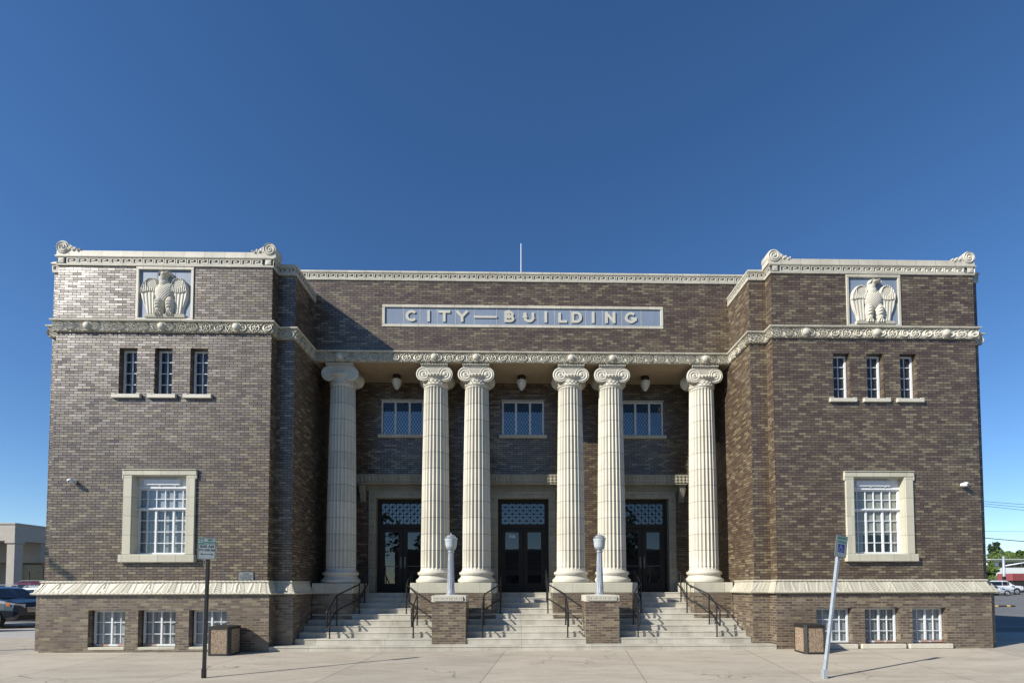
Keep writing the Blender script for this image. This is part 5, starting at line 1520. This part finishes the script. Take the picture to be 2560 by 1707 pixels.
    if kind != 'sedan':
        rr = MB()
        for sy in (-1, 1): rr.tube([(-L * .36, sy * w * .66, Hh + .02), (-L * .33, sy * w * .66, Hh + .07), (L * .02, sy * w * .66, Hh + .07), (L * .05, sy * w * .66, Hh + .02)], .018, 6)
        rr.build('roof_rail', 'chrome', root)
    root.matrix_basis = Matrix.Translation(loc) @ Matrix.Rotation(math.atan2(heading[1], heading[0]), 4, 'Z')
    tag(root, label, cat)
    return root
vehicle((-22.75, 9.15, -0.03), (0.974, -0.225), 'paint_dark', 4.95, 1.98, 1.72, 1.16, 1.16, .3, .38, 'suv', 'amber', 'dark blue grey car with amber indicator parked by the left corner of the brick building')
vehicle((-25.3, 14.0, -0.08), (-1, 0.04), 'paint_white', 4.6, 1.85, 1.74, 1.05, 1.05, .25, .34, 'suv', 'clear', 'white car parked behind the dark car on the left')
vehicle((-31.2, 20.0, -0.07), (-1, 0.0), 'paint_red', 4.8, 1.9, 2.08, 1.12, 1.2, .25, .35, 'suv', 'clear', 'maroon car parked behind the white car near the arcade')
vehicle((63.4, 52.5, 0.455), (1, -0.06), 'paint_white', 4.6, 1.85, 1.82, 1.14, 1.16, .3, .40, 'boxy', 'amber', 'white off road car parked at far right beyond the lot')
vehicle((58.95, 49.2, 0.395), (1, -0.12), 'paint_silver', 4.5, 1.8, 1.30, .86, .90, .22, .31, 'sedan', 'clear', 'low silver car parked in front of the white off road car')

# ------------------------------------------------------------------ neighbour on the left
M['stucco'] = plain('beige_stucco', (0.34, 0.31, 0.26), 0.85, var=0.08, scale=3)
M['stucco2'] = plain('pale_stucco', (0.40, 0.37, 0.32), 0.85, var=0.08, scale=3)
M['dark_win'] = plain('dark_arch_glass', (0.012, 0.014, 0.016), 0.12)
nx = -36.3; ny = 24.0
nb = empty('arcade_building', (-50, 30, 0))
m = MB(); m.box(-85, nx, ny, ny + 40, 5.02, 6.20); m.box(-85, nx + 0.06, ny - 0.06, ny + 40, 6.20, 6.30); fas = m.build('fascia', 'stucco2', nb)
m = MB(); m.box(-85, nx - 0.5, ny + 4.0, ny + 39, -0.3, 5.015); m.box(-85, nx - 0.12, ny + 2.2, ny + 4.0, 3.55, 5.015); m.build('wall', 'stucco', nb)
for k in range(6):
    cx = nx - 0.25 - k * 3.4
    c = MB(); c.bbox(cx - 0.36, cx + 0.24, ny + 0.06, ny + 0.7, -0.3, 4.82, 0.03); c.bbox(cx - 0.46, cx + 0.30, ny - 0.02, ny + 0.8, 4.82, 5.015, 0.03)
    c.build('column', 'stucco2', nb)
for k in range(5):
    cx = nx - 2.6 - k * 3.4
    a = MB(); P = [(cx - 1.1, 0.1), (cx + 1.1, 0.1), (cx + 1.1, 2.9)] + arc(cx, 2.9, 1.1, 1.1, 0, 180, 14)
    a.prism(P, ny + 3.97, ny + 4.05); wv = a.build('arched_window', 'dark_win', nb)
    b_ = MB(); b_.box(cx - 1.1, cx + 1.1, ny + 3.93, ny + 3.965, 2.85, 2.95); b_.box(cx - 0.04, cx + 0.04, ny + 3.935, ny + 3.966, 0.1, 2.85); b_.build('window_bar', 'stucco', wv)
tag(nb, 'low beige stucco building with square columns and arched windows at far left', 'building')
m = MB(); m.bbox(-26.0, -20.05, 6.2, 6.6, -0.1, 0.74, 0.03); m.bbox(-26.02, -20.02, 6.17, 6.63, 0.741, 0.80, 0.02)
tag(m.build('low_wall', 'stucco2'), 'low tan wall end in front of the dark car at far left', 'wall')

# ------------------------------------------------------------------ far right: lot, white hall, trailer, mast, wires
m = MB(); m.bbox(35.0, 38.4, 25.3, 25.5, -0.06, 0.10, 0.03); blk = m.build('parking_block', 'tyre')
M['yellow'] = plain('yellow_reflector', (0.70, 0.50, 0.12), 0.5)
for x in (35.2, 36.05, 36.75, 37.7):
    q = MB(); q.box(x, x + 0.26, 25.292, 25.42, 0.01, 0.105); q.build('reflector', 'yellow', blk)
tag(blk, 'black rubber parking block with yellow patches right of the building', 'parking block')
M['grass'] = plain('dry_green_grass', (0.13, 0.16, 0.05), 0.95, var=0.35, scale=1.2)
m = MB(); m.quad((60, 80, 0.6), (260, 80, 0.6), (260, 93, 3.8), (60, 93, 3.8)); m.quad((60, 93, 3.8), (260, 93, 3.8), (260, 240, 4.2), (60, 240, 4.2))
structure(m.build('grass_bank', 'grass'))
wh = empty('white_hall', (115, 100, 3.8))
m = MB(); m.box(101.2, 150, 94, 118, 3.2, 6.62); m.add([(101.2, 94, 6.62), (101.2, 118, 6.62), (101.2, 118, 7.3), (101.2, 93.0, 7.2)], [(0, 1, 2, 3)])
m.build('wall', 'white', wh)
m = MB(); m.add([(100.3, 92.7, 7.30), (152, 92.7, 7.30), (152, 119, 7.5), (100.3, 119, 7.5), (100.3, 92.7, 7.16), (152, 92.7, 7.16), (152, 94, 6.63), (103.2, 94, 6.63), (152, 119, 7.0), (100.3, 119, 7.0)], [(0, 1, 2, 3), (0, 4, 5, 1), (4, 7, 6, 5), (2, 8, 9, 3), (0, 3, 9, 7, 4), (7, 9, 8, 6), (1, 5, 6, 8, 2)]); m.build('roof', 'offwhite', wh)
for k in range(16):
    q = MB(); q.box(104.0 + k * 1.5, 105.3 + k * 1.5, 93.95, 94.02, 5.66, 6.5); q.build('window', 'dark_win', wh)
m = MB(); m.box(103.4, 128.5, 93.9, 93.999, 6.5, 6.6); m.box(103.4, 128.5, 93.9, 93.999, 5.56, 5.66)
for k in range(17): m.box(103.4 + k * 1.5 + (0.001 if k else 0), 104.0 + k * 1.5 - (0.3 if k else 0.001), 93.91, 93.998, 5.66, 6.5)
m.build('window_surround', 'paint_red', wh)
tag(wh, 'long white hall with a flat overhanging roof and strip windows at far right', 'building')
M['red_box'] = plain('faded_red_paint', (0.24, 0.06, 0.06), 0.6, var=0.1)
tr = empty('red_trailer', (81, 65, 0.6))
m = MB(); m.bbox(76.5, 86, 64, 66.5, 2.35, 3.5, 0.05)
for k in range(12): m.box(76.8 + k * .78, 76.88 + k * .78, 63.96, 63.999, 2.4, 3.45)
m.build('body', 'red_box', tr)
m = MB(); m.box(76.7, 85.8, 64.1, 66.4, 1.6, 2.345); m.build('chassis', 'tyre', tr)
for x in (78, 79.4, 84.5):
    q = MB(); q.lathe([(.3, 64.0), (.55, 64.02), (.55, 64.28), (.3, 64.3)], axis='y', c=(x, 1.15), n=16); q.build('wheel', 'tyre', tr)
tag(tr, 'faded red box trailer behind the white off road car at far right', 'trailer')
sm_ = empty('signal_mast', (71.35, 60, 0.57))
m = MB(); m.tube([(71.35, 60, 0.5), (71.35, 60, 5.95)], [.20, .15], 10); m.build('pole', 'galv', sm_, True)
m = MB(); m.tube([(71.4, 60, 4.5), (80.0, 58.0, 6.1)], [.10, .06], 8); m.build('arm', 'galv', sm_, True)
m = MB(); m.bbox(70.9, 71.3, 59.6, 59.9, 2.5, 2.95, .05); m.build('signal_box', 'black', sm_)
tag(sm_, 'grey signal mast with a long arm in front of the white hall', 'mast')
for i, (za, sl_) in enumerate(((14.2, -.0764), (13.83, -.09), (13.46, -.105), (9.79, -.007), (8.62, -.085))):
    pts = [(45 + 65 * k / 12, 62, za + (45 + 65 * k / 12 - 72.5) * sl_ + 0.0009 * (45 + 65 * k / 12 - 74.5) ** 2) for k in range(13)]
    m = MB(); m.tube(pts, (0.03, 0.03, 0.03, 0.022, 0.06)[i], 5)
    tag(m.build('power_line', 'black'), ('topmost of the thin power lines right of the building', 'second thin power line from the top right of the building', 'third thin power line from the top right of the building', 'fourth faint power line above the conifers at far right', 'lowest and thickest power line just above the conifers')[i], 'power line', 'power lines at far right')

# ------------------------------------------------------------------ trees
def leaf_material(name, a, b, c):
    k = NT(name)
    oi = k.noise(0.9, 3, 0.6)
    g = k.noise(9, 2, 0.6)
    col = k.ramp(k.math('ADD', k.math('MULTIPLY', oi, 0.6), k.math('MULTIPLY', g, 0.4)), [(0.3, a), (0.5, b), (0.7, c)])
    k.principled(col, 0.7, 0, 0.2)
    return k.m
M['needles'] = leaf_material('conifer_needles', (0.020, 0.032, 0.018), (0.038, 0.058, 0.030), (0.065, 0.085, 0.042))
M['leaves'] = leaf_material('green_leaves', (0.035, 0.060, 0.015), (0.065, 0.105, 0.028), (0.11, 0.15, 0.045))
M['light_leaves'] = leaf_material('bright_green_leaves', (0.06, 0.095, 0.02), (0.10, 0.15, 0.04), (0.17, 0.22, 0.07))
M['dry_leaves'] = leaf_material('reddish_brown_leaves', (0.05, 0.025, 0.02), (0.09, 0.05, 0.035), (0.13, 0.09, 0.05))
M['bark'] = plain('bark', (0.07, 0.05, 0.035), 0.9, var=0.3)
def leaf_cards(mb, P, size, rs):
    n = len(P)
    u = rs.normal(size=(n, 3)); u /= np.linalg.norm(u, axis=1)[:, None]
    v = rs.normal(size=(n, 3)); v -= (u * v).sum(1)[:, None] * u; v /= np.linalg.norm(v, axis=1)[:, None]
    s = size * rs.uniform(0.6, 1.4, (n, 1))
    V = np.stack([P - u * s, P + v * s * .5, P + u * s, P - v * s * .5], 1).reshape(-1, 3)
    mb.add(V, np.arange(4 * n).reshape(-1, 4).tolist())
def conifer(x, y, z, h, r, n, label, seed):
    rs = np.random.default_rng(seed)
    root = empty('conifer_tree', (x, y, z))
    m = MB(); m.tube([(x, y, z), (x, y, z + h * .5), (x, y, z + h)], [h * .02, h * .012, .02], 7); m.build('trunk', 'bark', root, True)
    c = MB(); P = []
    for k in range(int(h * 9)):
        t = rs.uniform(0.06, 1) ; a = rs.uniform(0, 2 * math.pi)
        L = r * (1 - t) ** 1.15 * rs.uniform(.6, 1.15) + .12
        m_ = int(n / (h * 9))
        q = rs.uniform(.15, 1, m_)
        P.append(np.stack([x + L * q * math.cos(a), y + L * q * math.sin(a), z + h * t - L * .28 * q ** 1.5 + 0 * q], -1) + rs.normal(0, .16, (m_, 3)) * (0.4 + q[:, None]))
    leaf_cards(c, np.concatenate(P), .20, rs)
    c.build('crown', 'needles', root); tag(root, label, 'tree')
def broadleaf(x, y, z, h, r, n, mat, label, seed, name='broadleaf_tree', trunk=.3, cat='tree', size=.3):
    rs = np.random.default_rng(seed)
    root = empty(name, (x, y, z))
    m = MB(); m.tube([(x, y, z), (x + .1, y, z + h * trunk), (x, y, z + h * .7)], [h * .03, h * .022, .03], 8)
    for k in range(6):
        a = k * 1.05 + rs.uniform(-.3, .3); m.tube([(x, y, z + h * (trunk + .05 * (k % 3))), (x + r * .6 * math.cos(a), y + r * .6 * math.sin(a), z + h * (.55 + .05 * k))], [h * .014, .02], 6)
    m.build('trunk', 'bark', root, True)
    c = MB(); P = []
    nb_ = 26
    for k in range(nb_):
        d = rs.normal(size=3); d /= np.linalg.norm(d); q = rs.uniform(.35, .95)
        ctr = np.array([x, y, z + h * (1 + trunk) / 2]) + d * np.array([r, r, h * (1 - trunk) / 2]) * q
        e = rs.normal(size=(n // nb_, 3)); e /= np.linalg.norm(e, axis=1)[:, None]; e *= rs.uniform(.5, 1, (n // nb_, 1)) ** .4
        P.append(ctr + e * r * rs.uniform(.24, .42))
    leaf_cards(c, np.concatenate(P), size, rs)
    c.build('crown', mat, root); tag(root, label, cat)
conifer(126.3, 120, 3.6, 8.9, 2.6, 4200, 'dark conifer at far right, nearest the building edge', 1)
conifer(129.5, 122, 3.6, 9.5, 2.9, 4200, 'dark conifer with a slim tip, middle of the three conifers', 2)
conifer(132.3, 124, 3.6, 9.6, 4.4, 5200, 'broad dark conifer, rightmost of the three conifers', 3)
broadleaf(119.0, 110, 3.6, 6.0, 3.8, 4200, 'light_leaves', 'yellowish green tree below the dark conifers', 4)
broadleaf(139.0, 125, 3.7, 7.8, 3.0, 4200, 'leaves', 'round green tree behind the white hall right of the conifers', 5)
broadleaf(135.6, 121, 3.7, 5.6, 2.6, 3000, 'leaves', 'lower green tree between the conifers and the round tree', 6)
broadleaf(145.0, 128, 3.7, 7.6, 3.4, 4200, 'leaves', 'green tree cut by the right picture edge behind the hall', 8)
broadleaf(89.3, 82, 1.1, 5.9, 1.7, 3000, 'light_leaves', 'bright green leafy tree left of the white hall', 9, trunk=.15, size=.2)
broadleaf(90.2, 80.3, 0.7, 2.4, 0.9, 1500, 'dry_leaves', 'reddish brown bush below the white hall', 10, 'bush', .05, 'bush', .14)
broadleaf(88.2, 80.0, 0.65, 2.3, 1.1, 1500, 'light_leaves', 'yellow green bush left of the reddish bush', 11, 'bush', .05, 'bush', .14)

# ------------------------------------------------------------------ street behind the camera: seen in the glass of the doors, and its lamp shades the left wing
M['tan_brick'] = brick_material('tan_brick', (0.20, 0.13, 0.09), (0.27, 0.19, 0.13), (0.36, 0.27, 0.19), (0.25, 0.22, 0.18), (0.25, 0.22, 0.18), tan_share=.2, rough=.7)
sb = empty('shop_building', (6, -40, -0.3))
m = MB(); m.box(-14, 34, -52, -38, -0.4, 5.6); m.build('wall', 'tan_brick', sb)
m = MB(); m.box(-14.2, 34.2, -52.2, -37.8, 5.6, 5.9); m.box(-14, 34, -38.05, -37.98, 3.0, 3.5); m.build('cornice', 'stucco2', sb)
for k in range(8):
    q = MB(); q.box(-12.5 + k * 5.8, -8.6 + k * 5.8, -38.0, -37.93, 0.3, 2.9); q.build('shop_window', 'dark_win', sb)
tag(sb, 'single storey tan brick shop row across the street', 'building')
broadleaf(9.0, -33.5, -0.3, 10.0, 4.2, 4000, 'leaves', 'street tree across the street near the shop row', 12)
broadleaf(-19, -32, -0.3, 13.0, 5.6, 6000, 'leaves', 'large street tree across the street at left', 13)
broadleaf(-6.5, -33.5, -0.3, 8.5, 3.6, 4000, 'leaves', 'smaller street tree across the street opposite the middle doors', 14)
sl_ = empty('street_lamp', (-21.9, -4.3, -0.2))
m = MB(); m.tube([(-21.9, -4.3, -0.2), (-21.9, -4.3, 9.0), (-21.9, -4.45, 9.16), (-21.9, -4.7, 9.18)], [.10, .08, .075, .07], 10); m.build('pole', 'galv', sl_, True)
m = MB(); m.bbox(-22.0, -21.82, -6.0, -4.6, 9.10, 9.26, .03); m.build('lamp_head', 'galv', sl_)
tag(sl_, 'tall grey street lamp at the kerb left of the building', 'street lamp')
